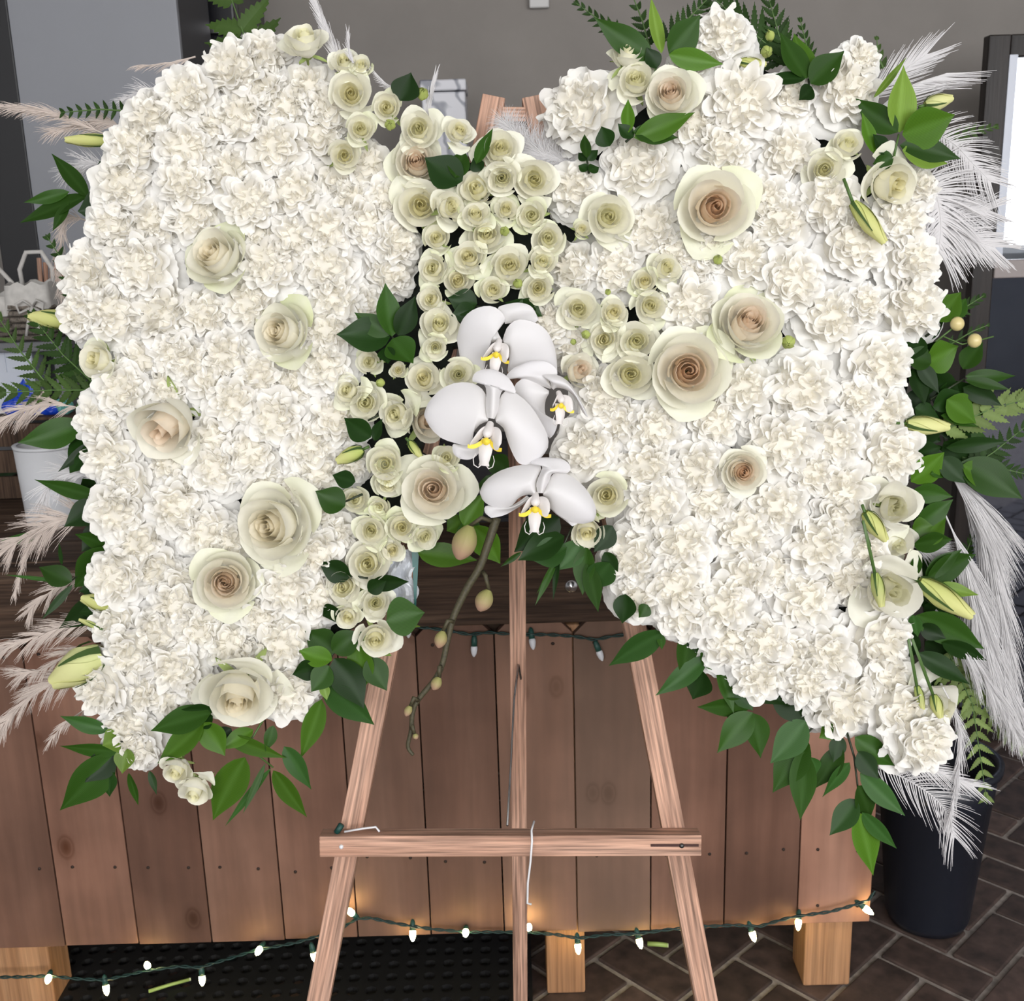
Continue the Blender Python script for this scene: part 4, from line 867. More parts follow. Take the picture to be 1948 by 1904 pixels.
fern('fern tips sticking out over the mirror edge by the berries', [(1790, 600), (1835, 585), (1872, 562)], -.03, 7, 34, 12, 'd', 40)
fern('thin fern tip over the lower mirror pane', [(1800, 660), (1850, 630), (1880, 618)], -.03, 6, 24, 9, 'd', 40)
fern('pale broad fern frond at the outer right of the wing', [(1790, 820), (1880, 780), (1965, 755)], -.028, 8, 66, 26, 'l', 48, taper=.5)
fern('dark fern frond behind the overhanging leaf', [(1830, 900), (1890, 860), (1965, 800)], -.035, 11, 52, 17, 'd', 58)
fern('second dark fern frond reaching past the overhanging leaf', [(1830, 870), (1900, 890), (1965, 905)], -.04, 11, 40, 14, 'd', 60)
fern('light green fern frond hanging beside the lower plume', [(1800, 1230), (1850, 1340), (1878, 1530)], -.04, 15, 72, 17, 'l', 62)
fern('light green fern frond pointing out past the lower plume', [(1815, 1270), (1880, 1350), (1962, 1440)], -.045, 12, 66, 16, 'l', 60)
fern('fern frond tucked between the plume and the dark leaves', [(1800, 1110), (1835, 1060), (1850, 1020)], -.05, 7, 34, 14, 'd', 55)

# ------------------------------------------------------------------ pampas plumes and feathers
def path3(pts, out, o1, n=24):
    P = []; m = len(pts) - 1
    for k in range(n + 1):
        f = k / n * m; i = min(m - 1, int(f)); t = f - i
        a, b_, c, d = pts[max(0, i-1)], pts[i], pts[i+1], pts[min(m, i+2)]
        q = [.5 * (2*b_[j] + (c[j]-a[j])*t + (2*a[j]-5*b_[j]+4*c[j]-d[j])*t*t + (3*b_[j]-a[j]-3*c[j]+d[j])*t**3) for j in (0, 1)]
        P.append(head(q[0], q[1], out + (o1 - out) * k / n))
    return P
def plume(label, pts, out, n, hair, ang, mat='plume', o1=None, start=.12, name='pampas_plume', cat='pampas grass', hw=1.5, clump=0, side=0):
    """soft plume: hairs leave the stem at ang degrees and sweep to its tip."""
    o1 = out if o1 is None else o1; W = path3(pts, out, o1); N_ = len(W) - 1
    t = empty(name, label, cat, W[0], 'pampas grass plumes'); b = MB(); b.tube([p - t.location for p in W], [.0013 - .0009 * i / N_ for i in range(N_ + 1)], 5); b.build('stem', M[mat], t)
    h = MB()
    cl = [(R.uniform(start, .97), R.uniform(-1, 1), R.uniform(-.6, .6)) for _ in range(clump)] if clump else None
    for k in range(n):
        if cl: f, sd, up = R.choice(cl); f = min(.99, f + R.uniform(-.02, .02)); sd += R.uniform(-.12, .12); up += R.uniform(-.15, .15)
        else: f, sd, up = R.uniform(start, 1), R.uniform(-1, 1) + side * .5, R.uniform(-.5, .5)
        x = f * N_; i = min(N_ - 1, int(x)); p = W[i].lerp(W[i+1], x - i); d = (W[i+1] - W[i]).normalized()
        sv = NRM.cross(d).normalized(); a = math.radians(ang) * sd
        L_ = hair * mpp(p) * R.uniform(.5, 1.15) * (1 - .4 * f); dd = (d * math.cos(a) + sv * math.sin(a) + NRM * up * .5).normalized(); g = Vector((0, 0, -1))
        q = [p]; 
        for s_ in range(1, 5): q.append(q[-1] + (dd + g * .10 * s_ + Vector((R.uniform(-.1, .1), R.uniform(-.1, .1), R.uniform(-.1, .1)))).normalized() * L_ / 4)
        h.ribbon([v - t.location for v in q], hw * mpp(p), (NRM + Vector((R.uniform(-.5, .5), 0, R.uniform(-.5, .5)))).normalized())
    h.build('plume_hairs', M[mat], t)['kind'] = 'stuff'
def feather(label, pts, out, n, barb, a0, mat='feather', o1=None, sides=(-1, 1), droop=.25, hw=2.2, jit=.12):
    o1 = out if o1 is None else o1; W = path3(pts, out, o1); N_ = len(W) - 1
    t = empty('ostrich_feather', label, 'feather', W[0], 'white ostrich feathers'); b = MB(); b.tube([p - t.location for p in W], [.0014 - .0010 * i / N_ for i in range(N_ + 1)], 5); b.build('quill', M[mat], t)
    for s_ in sides:
        h = MB()
        for k in range(n):
            f = .05 + .95 * k / (n - 1); x = f * N_; i = min(N_ - 1, int(x)); p = W[i].lerp(W[i+1], x - i); d = (W[i+1] - W[i]).normalized()
            sv = NRM.cross(d).normalized() * s_; a = math.radians(a0 * (1 - .45 * f)) * R.uniform(1 - jit, 1 + jit)
            L_ = barb * mpp(p) * R.uniform(.8, 1.1) * (1 - .25 * f); dd = d * math.cos(a) + sv * math.sin(a) + NRM * R.uniform(-.12, .2)
            q = [p]
            for m in range(1, 6): q.append(q[-1] + (dd + d * .12 * m + Vector((0, 0, -1)) * droop * m * .2).normalized() * L_ / 5)
            h.ribbon([v - t.location for v in q], hw * mpp(p), NRM)
        h.build('barbs', M[mat], t)['kind'] = 'stuff'
plume('wheat-coloured plume reaching the picture edge at upper left', [(215, 262), (120, 222), (60, 208), (-30, 198)], -.04, 420, 60, 24)
plume('thin white plume under the upper left fern sprig', [(230, 240), (190, 232), (100, 250)], -.05, 260, 60, 35)
plume('fine wisp of plume above the left wing shoulder', [(372, 108), (320, 120), (262, 126)], -.04, 60, 45, 14)
plume('fluffy white tuft on the left wing shoulder', [(320, 185), (280, 175), (235, 190)], -.035, 220, 50, 45, 'feather')
plume('faint white plume behind the upper left bud', [(220, 320), (170, 310), (130, 325)], -.05, 220, 60, 55, 'feather')
plume('pale plume hanging above the baskets', [(170, 420), (125, 420), (112, 500), (118, 560)], -.05, 260, 45, 45)
plume('silvery plume over the broad leaf by the vase', [(175, 780), (90, 768), (30, 785), (-20, 810)], -.03, 480, 70, 34, clump=40)
plume('soft plume drooping in front of the white vase', [(200, 925), (150, 900), (100, 915), (75, 970)], -.035, 420, 75, 60, 'feather', clump=30)
plume('pink-grey plume spreading over the table edge', [(205, 990), (130, 985), (70, 1010), (10, 1045)], -.03, 620, 90, 44, clump=46)
plume('pink-grey plume tip hanging down at the table edge', [(120, 1000), (60, 1035), (40, 1085), (28, 1130)], -.035, 160, 40, 22)
plume('plume behind the dark leaves over the beam', [(205, 1090), (140, 1100), (90, 1130), (55, 1160)], -.035, 380, 62, 38, clump=34)
plume('long plume sweeping left above the large side bud', [(210, 1180), (130, 1190), (60, 1215), (0, 1235)], -.03, 560, 75, 34, clump=44)
plume('plume behind the large side bud', [(200, 1225), (130, 1245), (80, 1275), (25, 1280)], -.035, 420, 70, 36, clump=34)
plume('lowest plume fanning over the left pickets', [(180, 1275), (100, 1300), (50, 1330), (0, 1385)], -.035, 600, 70, 40, clump=44)
plume('short plume tip below the lowest left carnations', [(205, 1315), (160, 1350), (125, 1375), (92, 1412)], -.035, 200, 48, 26, clump=22)
plume('large white plume drooping along the right edge', [(1790, 880), (1850, 950), (1890, 1080), (1925, 1330)], -.03, 2600, 190, 17, 'feather', hw=1.5, clump=110)
plume('inner white plume drooping beside the crossed leaves', [(1790, 960), (1840, 1080), (1870, 1200), (1930, 1345)], -.028, 2000, 160, 17, 'feather', hw=1.5, clump=90)
plume('white plume spreading below the long dark leaves', [(1780, 1160), (1830, 1220), (1880, 1300), (1925, 1380)], -.02, 1100, 120, 20, 'feather', hw=1.4, clump=60)
plume('thin plume strands hanging over the bucket', [(1790, 1300), (1825, 1380), (1822, 1470), (1808, 1555)], -.02, 260, 70, 18, 'feather')
plume('white plume behind the bowl-shaped lisianthus', [(1735, 1040), (1780, 1050), (1830, 1080)], -.035, 420, 70, 45, 'feather')
plume('grey fuzzy tuft between the wings at the easel top', [(1040, 300), (1000, 270), (960, 235)], -.03, 900, 60, 80, 'feather', start=0, hw=1.0)
plume('grey fuzzy tuft below the carnation at the easel top', [(1100, 340), (1060, 300), (1010, 290)], -.03, 700, 60, 80, 'feather', start=0, hw=1.0)
feather('white feather spike standing behind the lone top rose', [(660, 150), (630, 80), (598, 4)], .0, 26, 60, 18, hw=2.6)
feather('small feather spike over the top spray roses', [(672, 120), (664, 98), (662, 66)], .02, 10, 26, 20)
feather('thin feather spike beside the marble box', [(810, 240), (815, 200), (826, 150)], .0, 20, 40, 14)
feather('feather strand crossing below the top rosebud', [(765, 175), (735, 160), (710, 135)], .005, 14, 30, 14)
feather('broad ostrich feather fanning out behind the bright tuft', [(1640, 235), (1720, 170), (1800, 140)], -.045, 60, 120, 40, sides=(-1,), droop=.05, hw=2.6)
feather('second ostrich feather fan above the bright tuft', [(1650, 190), (1710, 140), (1760, 105)], -.05, 40, 95, 34, droop=.05, hw=2.6)
feather('ostrich feather curling over the mirror frame', [(1750, 240), (1810, 270), (1850, 310), (1884, 345)], -.04, 60, 85, 66, droop=.1, hw=2.4)
feather('dense grey-white feather beside the pale side-turned rose', [(1730, 330), (1775, 360), (1790, 420), (1785, 480)], -.035, 120, 115, 85, droop=.1, hw=3.2, jit=.3)
feather('wide grey-white feather over the mirror rail', [(1735, 420), (1790, 430), (1850, 455), (1890, 470)], -.04, 130, 80, 55, droop=.2, hw=3.2, jit=.3)
feather('feather behind the dangling bud on the right edge', [(1760, 380), (1810, 400), (1880, 400)], -.045, 90, 80, 55, droop=.12, hw=3, jit=.3)
feather('ostrich feather at the bottom tip of the right wing', [(1640, 1450), (1720, 1480), (1790, 1530), (1815, 1590)], -.03, 44, 95, 60, droop=.15, hw=2.2)
feather('feather fan under the lowest carnation of the right wing', [(1690, 1430), (1760, 1460), (1850, 1495)], -.025, 44, 70, 40, droop=.2, hw=2.2)

# ------------------------------------------------------------------ lisianthus buds
def bud(label, b0, b1, wpx, out, o1, col=(.52, .54, .16), stem=None, g=.5, name='lisianthus_bud'):
    p0, p1 = head(*b0, out), head(*b1, o1); d = p1 - p0; L_ = d.length; r = wpx * .5 * mpp(p0)
    m = frame(p0, d, NRM)
    t = empty(name, label, 'flower bud', group='lisianthus buds', mw=m)
    for k in range(5):
        T, G = [], []
        def fn(u, v, i, j):
            w = math.sin(PI * min(1, .12 + v * .80)) ** .75 * (1 - .15 * v) + .12 * max(0, v - .85) / .15
            a = k * 2 * PI / 5 + u * .80 + v * 1.7; rr = r * w * (1 + .10 * u)
            T.append(.3 + .6 * v); G.append(max(0, .9 - 1.3 * v)); return (rr * math.cos(a), rr * math.sin(a), L_ * v * (1 - .04 * u * u * v))
        vs, fs = grid(fn, 5, 10); me = pymesh('petal', vs, fs, M['bud'], True, {'tint': T, 'green': G}); o = link('petal', me, t); o.color = (*col, g)
    for k in range(4):
        a = k * PI / 2 + .4; b = MB()
        b.ribbon([Vector((r * w_ * math.cos(a + .3 * z), r * w_ * math.sin(a + .3 * z), L_ * z)) for w_, z in ((.45, -.02), (.95, .12), (1.12, .3), (1.1, .5), (1.05, .66))], r * .45, Vector((math.cos(a), math.sin(a), 0)))
        o = link('sepal', b.mesh('sepal', M['sepal']), t); o.color = (.06, .11, .03, 1)
    b = MB(); q = m.inverted(); pts = [head(x, y, out - .004) for x, y in (stem or [])][::-1] + [p0] if stem else [p0 - d * .25, p0]
    b.tube([q @ p for p in pts], .0019, 6); b.build('stem', M['stem'], t); return t
bud('yellow-green lisianthus bud at the upper left wing edge', (216, 268), (124, 266), 26, -.03, -.03)
bud('yellow-green lisianthus bud beside the baskets', (142, 612), (54, 602), 38, -.03, -.03)
bud('small yellow lisianthus bud over the dark leaves low left', (212, 1152), (155, 1138), 32, -.005, -.005)
bud('big pale lisianthus bud at the lower left wing edge', (196, 1240), (100, 1300), 70, -.01, -.005, (.74, .74, .44))
bud('long dangling bud in the upper right wing', (1622, 385), (1684, 462), 34, .03, .03, stem=[(1605, 340)])
bud('cream bud pointing right across the dark leaves', (1725, 806), (1806, 812), 36, .0, .0, (.80, .78, .38))
bud('yellow-green bud leaning over the frilled lisianthus', (1645, 975), (1686, 1028), 32, .035, .03, stem=[(1640, 960)])
bud('slim green bud hanging in front of the bowl-shaped lisianthus', (1664, 1090), (1678, 1155), 26, .04, .045, (.12, .20, .05), [(1642, 990), (1655, 1040)], .9)
bud('large yellow bud beside the crossed leaves on the right', (1748, 1106), (1850, 1172), 44, -.005, .0)
bud('left one of two thin buds hanging at the right wing tip', (1744, 1305), (1756, 1350), 18, .0, .0, (.12, .20, .05), [(1728, 1215), (1738, 1260)], .9)
bud('yellow-tipped one of two buds hanging at the right wing tip', (1775, 1322), (1790, 1366), 24, .0, .005, (.4, .44, .1), [(1735, 1215), (1760, 1280)], .7)
bud('pale bud half open behind the bright tuft', (1760, 200), (1812, 186), 30, -.015, -.015, (.80, .78, .44))
bud('tiny bud under the yellowish edge rose', (222, 720), (204, 716), 14, -.005, -.005)
bud('green bud lying below the topmost carnation', (1405, 118), (1458, 122), 22, .0, .0)
bud('small green bud on a stem among the left low leaves', (190, 1195), (150, 1178), 12, -.01, -.01, (.12, .2, .05), g=.9)
bud('wilted green bud beside the spray roses left of the orchids', (690, 855), (640, 878), 30, .012, .012, (.40, .46, .12), g=.9)
bud('thin green bud below the paired spray roses', (778, 840), (802, 870), 18, .012, .012, (.35, .42, .1), g=.9)
# hypericum berries
bs = empty('hypericum_berries', 'two pale yellow berries on a twig at the right wing edge', 'berries', head(1790, 640, -.01))
b = MB(); b.tube([head(x, y, -.01) - bs.location for x, y in ((1780, 650), (1805, 630), (1822, 618))], .0012, 5); b.tube([head(x, y, -.01) - bs.location for x, y in ((1795, 640), (1830, 655), (1853, 650), (1890, 640))], .001, 5); b.build('twig', M['stem'], bs)
for x, y in ((1821, 616), (1854, 648)):
    p = head(x, y, -.005); r = 13 * mpp(p); b = MB(); b.lathe([(r * math.sin(PI * k / 12), r * 1.05 * -math.cos(PI * k / 12)) for k in range(13)], 16)
    o = b.build('berry', flat('berry', (.62, .52, .24), .3), bs); o.location = p - bs.location

# ------------------------------------------------------------------ orchids
def curve_at(pts, f):
    m = len(pts) - 1; f *= m; i = min(m - 1, int(f)); t = f - i
    a, b_, c, d = pts[max(0, i-1)], pts[i], pts[i+1], pts[min(m, i+2)]
    return [.5 * (2*b_[j] + (c[j]-a[j])*t + (2*a[j]-5*b_[j]+4*c[j]-d[j])*t*t + (3*b_[j]-a[j]-3*c[j]+d[j])*t**3) for j in (0, 1)]
def orchid(label, cx, cy, rpx, out, tilt, lip, spin, lx, ly, tepals):
    """tepals: (name, one edge, other edge, depth offset, bulge, how far the tip falls back); edges run from the column to the tip."""
    Z = lambda q: (761 + q[0] / 3.232, 514 + q[1] / 3.232)
    c0 = Z((cx, cy)); p = head(*c0, out); t = empty('orchid_blossom', label, 'orchid', p, 'white orchid blossoms')
    for name, Lp, Rp, off, bulge, back in tepals:
        Lp, Rp = [Z(q) for q in Lp], [Z(q) for q in Rp]; T = []
        def fn(u, v, i, j):
            A, B = curve_at(Lp, v), curve_at(Rp, v); f = (u + 1) / 2; x, y = A[0] + (B[0] - A[0]) * f, A[1] + (B[1] - A[1]) * f
            o = out + off + bulge * (1 - u * u) * math.sin(PI * min(1, v * .9 + .08)) ** .7 - back * v ** 1.6 + tilt * (c0[1] - y) * .0006 + .0012 * math.sin(5 * v + 3 * u)
            T.append(.25 + .75 * v); return head(x, y, o) - p
        vs, fs = grid(fn, 12, 16); link(name, pymesh(name, vs, fs, M['orchid'], True, {'tint': T, 'green': [0] * len(vs)}), t)
    # lip: two upright side lobes, tapering tongue with tendrils, yellow marks
    r = rpx * mpp(p); ax = axis_of(lx, ly, 0); up = (UPV - ax * UPV.dot(ax)).normalized(); x = up.cross(ax)
    m = Matrix((x, up, ax)).transposed().to_4x4(); m.translation = head(*Z(lip), out + .006); m = t.matrix_basis.inverted() @ (m @ Matrix.Rotation(spin, 4, 'Z') @ Matrix.Scale(r, 4))
    def part(name, me):
        o = link(name, me, t); o.matrix_basis = m; return o
    b = MB(); b.lathe([(0, .30), (.05, .29), (.085, .22), (.075, .08), (.06, -.05)], 12, M=Matrix.Translation((0, .22, .02)) @ Matrix.Rotation(math.radians(38), 4, 'X')); part('column', b.mesh('column', M['lipwhite']))
    for s_ in (-1, 1):
        def fn(u, v, i, j):
            w = .15 * math.sin(PI * (.12 + .80 * v)) ** .7
            return (s_ * (.04 + .26 * v * (1.15 - .35 * v)) + .35 * w * u, .13 - .24 * v + w * u, .10 + .22 * math.sin(1.5 * v) - .06 * u * u)
        vs, fs = grid(fn, 8, 8); part('lip_lobe', pymesh('lip_lobe', vs, fs, M['lipwhite']))
        def fn2(u, v, i, j):
            return (s_ * (.05 + .24 * v), -.04 - .11 * v - .05 * math.sin(3 * v) + .05 * u * (1 - .4 * v), .17 + .13 * v)
        vs, fs = grid(fn2, 4, 6); part('lip_mark', pymesh('lip_mark', vs, fs, M['lipyellow']))
        b = MB(); b.tube([(s_ * .03, -.43, .20), (s_ * .09, -.50, .22), (s_ * .16, -.46, .25), (s_ * .18, -.36, .26), (s_ * .15, -.27, .26)], [.013, .011, .010, .008, .005], 6); part('tendril', b.mesh('tendril', M['lipwhite']))
    T = []
    def fn(u, v, i, j):
        w = (.10 + .06 * math.sin(v * 2.4)) * (1 - .55 * v) + (.03 if v > .9 else 0); return (u * w, .0 - .46 * v, .14 + .12 * math.sin(v * 2.3) - .05 * u * u)
    vs, fs = grid(fn, 6, 8); part('lip', pymesh('lip', vs, fs, M['lipwhite']))
    b = MB(); b.lathe([(0, .035), (.05, .02), (.065, -.02)], 12, M=Matrix.Translation((0, -.05, .24))); part('callus', b.mesh('callus', M['lipyellow']))
    b = MB(); b.lathe([(0, .02), (.03, .01), (.045, -.02)], 10, M=Matrix.Translation((0, .05, .22))); part('throat', b.mesh('throat', M['throat']))
orchid('shaded topmost orchid blossom in the middle of the arrangement', 620, 420, 92, .030, .45, (600, 505), math.radians(-10), -.1, -.1, [
    ('sepal', [(640,305),(600,235),(660,208),(740,200),(810,225),(852,300)], [(645,330),(690,325),(740,325),(790,325),(830,322),(852,300)], -.008, .006, .004),
    ('petal', [(620,415),(600,365),(650,300),(590,230),(510,222),(430,255),(375,320),(348,420)], [(605,440),(545,450),(505,510),(520,605),(470,608),(410,590),(370,540),(348,420)], .0, .010, .014),
    ('petal', [(632,425),(660,350),(720,305),(800,312),(880,350),(930,420),(960,520),(968,640)], [(640,450),(680,520),(660,600),(680,650),(760,670),(860,680),(930,675),(968,640)], .002, .010, .012)])
orchid('shaded rear orchid blossom tucked behind the foremost one', 925, 735, 84, .040, .35, (970, 820), math.radians(-6), .35, -.05, [
    ('sepal', [(925,730),(850,705),(740,665),(645,670),(700,600),(800,558)], [(930,715),(910,655),(965,640),(950,595),(890,560),(800,558)], -.003, .008, .008),
    ('petal', [(915,740),(850,700),(760,665),(700,720),(720,800),(800,900),(870,980),(920,1035)], [(915,760),(895,800),(890,860),(905,905),(960,925),(965,960),(945,1010),(920,1035)], -.002, .008, .010),
    ('petal', [(930,725),(920,680),(870,645),(960,642),(1030,680),(1090,760),(1140,860),(1157,905)], [(945,735),(965,722),(1020,735),(1060,765),(1090,805),(1115,860),(1138,892),(1157,905)], .004, .012, -.004)])
orchid('foremost bright white orchid blossom with yellow lip', 560, 920, 112, .078, -.05, (545, 1035), math.radians(-8), -.15, .0, [
    ('sepal', [(510,1050),(440,1060),(380,1075),(325,1070),(330,1130),(370,1160)], [(520,1080),(495,1110),(470,1140),(440,1160),(410,1165),(370,1160)], -.010, .004, .004),
    ('petal', [(545,905),(535,850),(525,760),(480,710),(420,690),(330,695),(240,740),(170,820),(147,890)], [(540,930),(490,950),(445,1010),(445,1060),(400,1077),(330,1060),(250,1030),(180,960),(147,890)], .0, .012, .016),
    ('petal', [(585,912),(605,810),(650,740),(720,760),(800,830),(860,920),(905,1010),(910,1090),(870,1150)], [(590,935),(635,970),(655,1030),(680,1100),(715,1170),(750,1195),(800,1192),(840,1175),(870,1150)], .002, .013, .014),
    ('sepal', [(535,905),(525,830),(530,735),(500,690),(445,683),(460,632),(515,608),(570,607)], [(580,915),(605,860),(617,765),(645,735),(708,758),(700,710),(650,645),(570,607)], .006, .010, .006)])
orchid('lowest bright white orchid blossom over the easel post', 850, 1375, 104, .080, -.1, (830, 1462), math.radians(-4), .0, .15, [
    ('sepal', [(780,1385),(700,1440),(620,1455),(530,1448),(522,1490),(560,1522)], [(800,1400),(755,1440),(700,1475),(650,1502),(600,1517),(560,1522)], -.010, .004, .004),
    ('sepal', [(900,1440),(960,1500),(1010,1535),(1060,1575)], [(930,1440),(1000,1510),(1090,1550),(1060,1575)], -.010, .003, .004),
    ('petal', [(840,1360),(840,1290),(870,1208),(800,1192),(700,1205),(600,1240),(520,1300),(489,1365)], [(830,1390),(785,1380),(730,1400),(690,1445),(630,1462),(560,1450),(510,1415),(489,1365)], .0, .014, .016),
    ('petal', [(880,1362),(925,1270),(980,1240),(1060,1270),(1140,1340),(1190,1420),(1207,1490),(1190,1542)], [(880,1385),(905,1405),(930,1460),(980,1510),(1040,1540),(1090,1556),(1140,1557),(1190,1542)], .002, .014, .014),
    ('sepal', [(845,1370),(838,1310),(862,1245),(872,1205),(800,1190),(840,1157),(905,1150)], [(880,1370),(915,1305),(940,1248),(1028,1248),(1047,1205),(1000,1162),(905,1150)], .006, .010, .008)])
# orchid stalk with closed buds
ob = petal_mat('orchid_bud_skin', (.50, .30, .22), green=(.30, .30, .10), use_obj=False, inner=(.36, .34, .14), trans=.08)
sk = flat('orchid_stalk', (.060, .052, .026), .6, noise=.35, nscale=400)
OS = [(945, 985), (930, 1030), (912, 1080), (888, 1120), (862, 1175), (852, 1215), (835, 1280), (790, 1340), (782, 1390), (776, 1420), (786, 1436)]
osk = empty('orchid_stalk', 'brown-green orchid stalk of closed buds hanging before the pickets', 'orchid stalk', head(945, 985, .05)); o_ = osk.location
W = path3(OS, .05, .045, 44); b = MB(); b.tube([p - o_ for p in W], [.0052 - .0032 * i / 44 for i in range(45)], 8); b.build('stalk', sk, osk)
def obud(bx, by, tx, ty, w, jx, jy):
    p0, p1 = head(bx, by, .055), head(tx, ty, .055); d = p1 - p0; r = w * .5 * mpp(p0); L_ = d.length; m = frame(p0 - o_, d, NRM)
    T, G = [], []
    def fn(u, v, i, j):
        a = (u + 1) * PI; rr = r * math.sin(PI * (v * .93 + .045)) ** .65 * (1 + .12 * v) * (1 - .05 * abs(math.sin(1.5 * a)) ** 8)
        T.append(v); G.append(max(0, .8 - v)); return (rr * math.cos(a), rr * math.sin(a) * .9, L_ * v)
    vs, fs = grid(fn, 18, 12); o = link('bud', pymesh('bud', vs, fs, ob, True, {'tint': T, 'green': G}), osk); o.matrix_basis = m
    b = MB(); q = m.inverted(); j = head(jx, jy, .05) - o_; mid = (j + (p0 - o_)) / 2 + Vector((0, -.004, .008))
    b.tube([q @ j, q @ mid, q @ (p0 - o_)], [.0028, .0026, .0022], 6); b.build('bud_stalk', sk, o)
obud(895, 1000, 872, 1064, 50, 938, 992); obud(930, 1122, 912, 1162, 36, 918, 1088); obud(843, 1200, 834, 1232, 26, 862, 1182); obud(836, 1288, 824, 1312, 22, 838, 1268); obud(781, 1342, 772, 1362, 16, 795, 1332); obud(788, 1395, 793, 1406, 12, 783, 1385)
# crumpled clear wrapper with teal edge behind the lower spray roses
cw = empty('floral_wrapper', 'crumpled silvery floral wrapper with teal tape below the spray roses', 'wrapper', head(765, 1090, -.02)); o_ = cw.location
def crump(u, v, i, j):
    p = head(762 + 28 * u, 1045 + 115 * v, -.022) - o_; return p + NRM * (.006 * math.sin(5 * u + 9 * v) + .004 * math.sin(13 * v - 4 * u)) + XV * .004 * math.sin(11 * v)
vs, fs = grid(crump, 10, 16); link('wrapper_sheet', pymesh('wrapper_sheet', vs, fs, flat('silver_film', (.62, .64, .68), .3), False), cw)
b = MB(); b.ribbon([head(790, 1040 + 20 * k, -.018 + .002 * (k % 2)) - o_ for k in range(7)], .009, NRM); b.build('teal_tape', flat('teal_tape', (.01, .10, .09), .4), cw)

# ================================================================== clutter on the work table, left
def on_top(px, py): return at_z(px, py, ZT)
p = on_top(112, 990); m_ = mpp(p); va = empty('white_vase', 'plain white cylinder vase on the work table', 'vase', p); rr = 62 * m_; hv = .15
wv = flat('white_ceramic', (.74, .75, .78), .4)
b = MB(); b.lathe([(0, 0), (rr * .86, 0), (rr * .9, .004), (rr, hv), (rr - .005, hv), (rr * .85, .01), (0, .008)], 32); b.build('body', wv, va)
b = MB(); b.lathe([(rr - .006, hv - .002), (rr + .001, hv - .002), (rr + .002, hv + .004), (rr - .006, hv + .004)], 32); b.build('rim', wv, va)
# grey riser with two lined baskets
p = at_y(60, 640, 2.42); rs = empty('display_riser', 'grey stepped display riser standing on the work table', 'riser', (p.x - .1, 2.42, ZT)); zr = p.z - ZT
gm = flat('grey_riser', (.16, .165, .175), .6)
plane_box('riser_top', -.28, .22, -.13, .13, zr - .02, zr, gm, .003, rs)
for x in (-.27, .19): plane_box('riser_side', x, x + .02, -.12, .12, 0, zr - .02, gm, .002, rs)
plane_box('riser_back', -.25, .19, .10, .12, 0, zr - .02, gm, 0, rs)
lin = flat('linen_lining', (.62, .60, .57), .9, noise=.12, nscale=60); wk = wood('weathered_wicker', [(.10, .085, .07), (.22, .19, .16), (.32, .28, .24)], (60, 60, 60), .9, 0, .8)
def basket(px0, px1, pyt, pyb, label, y):
    a, c_ = at_y(px0, pyb, y), at_y(px1, pyb, y); z1 = at_y((px0 + px1)/2, pyt, y).z - (ZT + zr); w = (c_.x - a.x) / 2
    t = empty('lined_basket', label, 'basket', ((a.x + c_.x)/2, y, ZT + zr), 'lined baskets on the riser'); h = z1
    for k in range(6):
        z = h * (.06 + .11 * k); b = MB(); e = .01 + .01 * k / 6
        b.tube([(-w + .02 - e, -.05 - e, z), (w - .02 + e, -.05 - e, z), (w - .02 + e, .05 + e, z), (-w + .02 - e, .05 + e, z), (-w + .02 - e, -.05 - e, z)], h * .05, 6); b.build('wicker_band', wk, t)
    def fn(u, v, i, j):
        a_ = (u + 1) * PI; ex = w * (.95 + .06 * v) + .004; ey = .066 + .006 * v
        s_ = max(abs(math.cos(a_)), abs(math.sin(a_))); return (ex * math.cos(a_) / s_, ey * math.sin(a_) / s_, h * (1.02 - .42 * v) + .004 * math.sin(9 * a_))
    vs, fs = grid(fn, 40, 4); link('lining', pymesh('lining', vs, fs, lin), t)
    b = MB(); b.box(-w + .02, w - .02, -.05, .05, .004, .012); b.build('bottom', wk, t, False)
    b = MB(); x = w * .35
    for sx in (-1, 1): b.tube([(x, -.075, h * .62), (x + sx * .014, -.085, h * .74), (x + sx * .028, -.088, h * .68), (x + sx * .024, -.086, h * .52), (x + sx * .004, -.078, h * .6)], .003, 5); b.tube([(x, -.078, h * .62), (x + sx * .008, -.088, h * .35), (x + sx * .016, -.086, h * .12)], .003, 5)
    b.build('twine_bow', lin, t)
    b = MB(); b.tube([(-w * .8, 0, h * .95), (-w * .85, 0, h * 1.25), (-w * .4, 0, h * 1.55), (w * .4, 0, h * 1.55), (w * .85, 0, h * 1.25), (w * .8, 0, h * .95)], .005, 8); b.build('handle', lin, t)
basket(48, 120, 538, 630, 'white lined basket with twine bow nearest the wing', 2.37)
basket(-45, 45, 560, 650, 'white lined basket with twine bow at the picture edge', 2.37)
bk = empty('wooden_sticks', 'bundle of pale wooden sticks behind the baskets', 'sticks', (at_y(92, 560, 2.49).x, 2.49, ZT + zr))
for k in range(5):
    b = MB(); x = -.022 + .011 * k; zt_ = at_y(92, 490, 2.49).z - ZT - zr; b.tube([(x, 0, 0), (x + .012, .004 * k, zt_ - .01 * (k % 3))], .0055, 6); b.build('stick', M['easel'], bk)
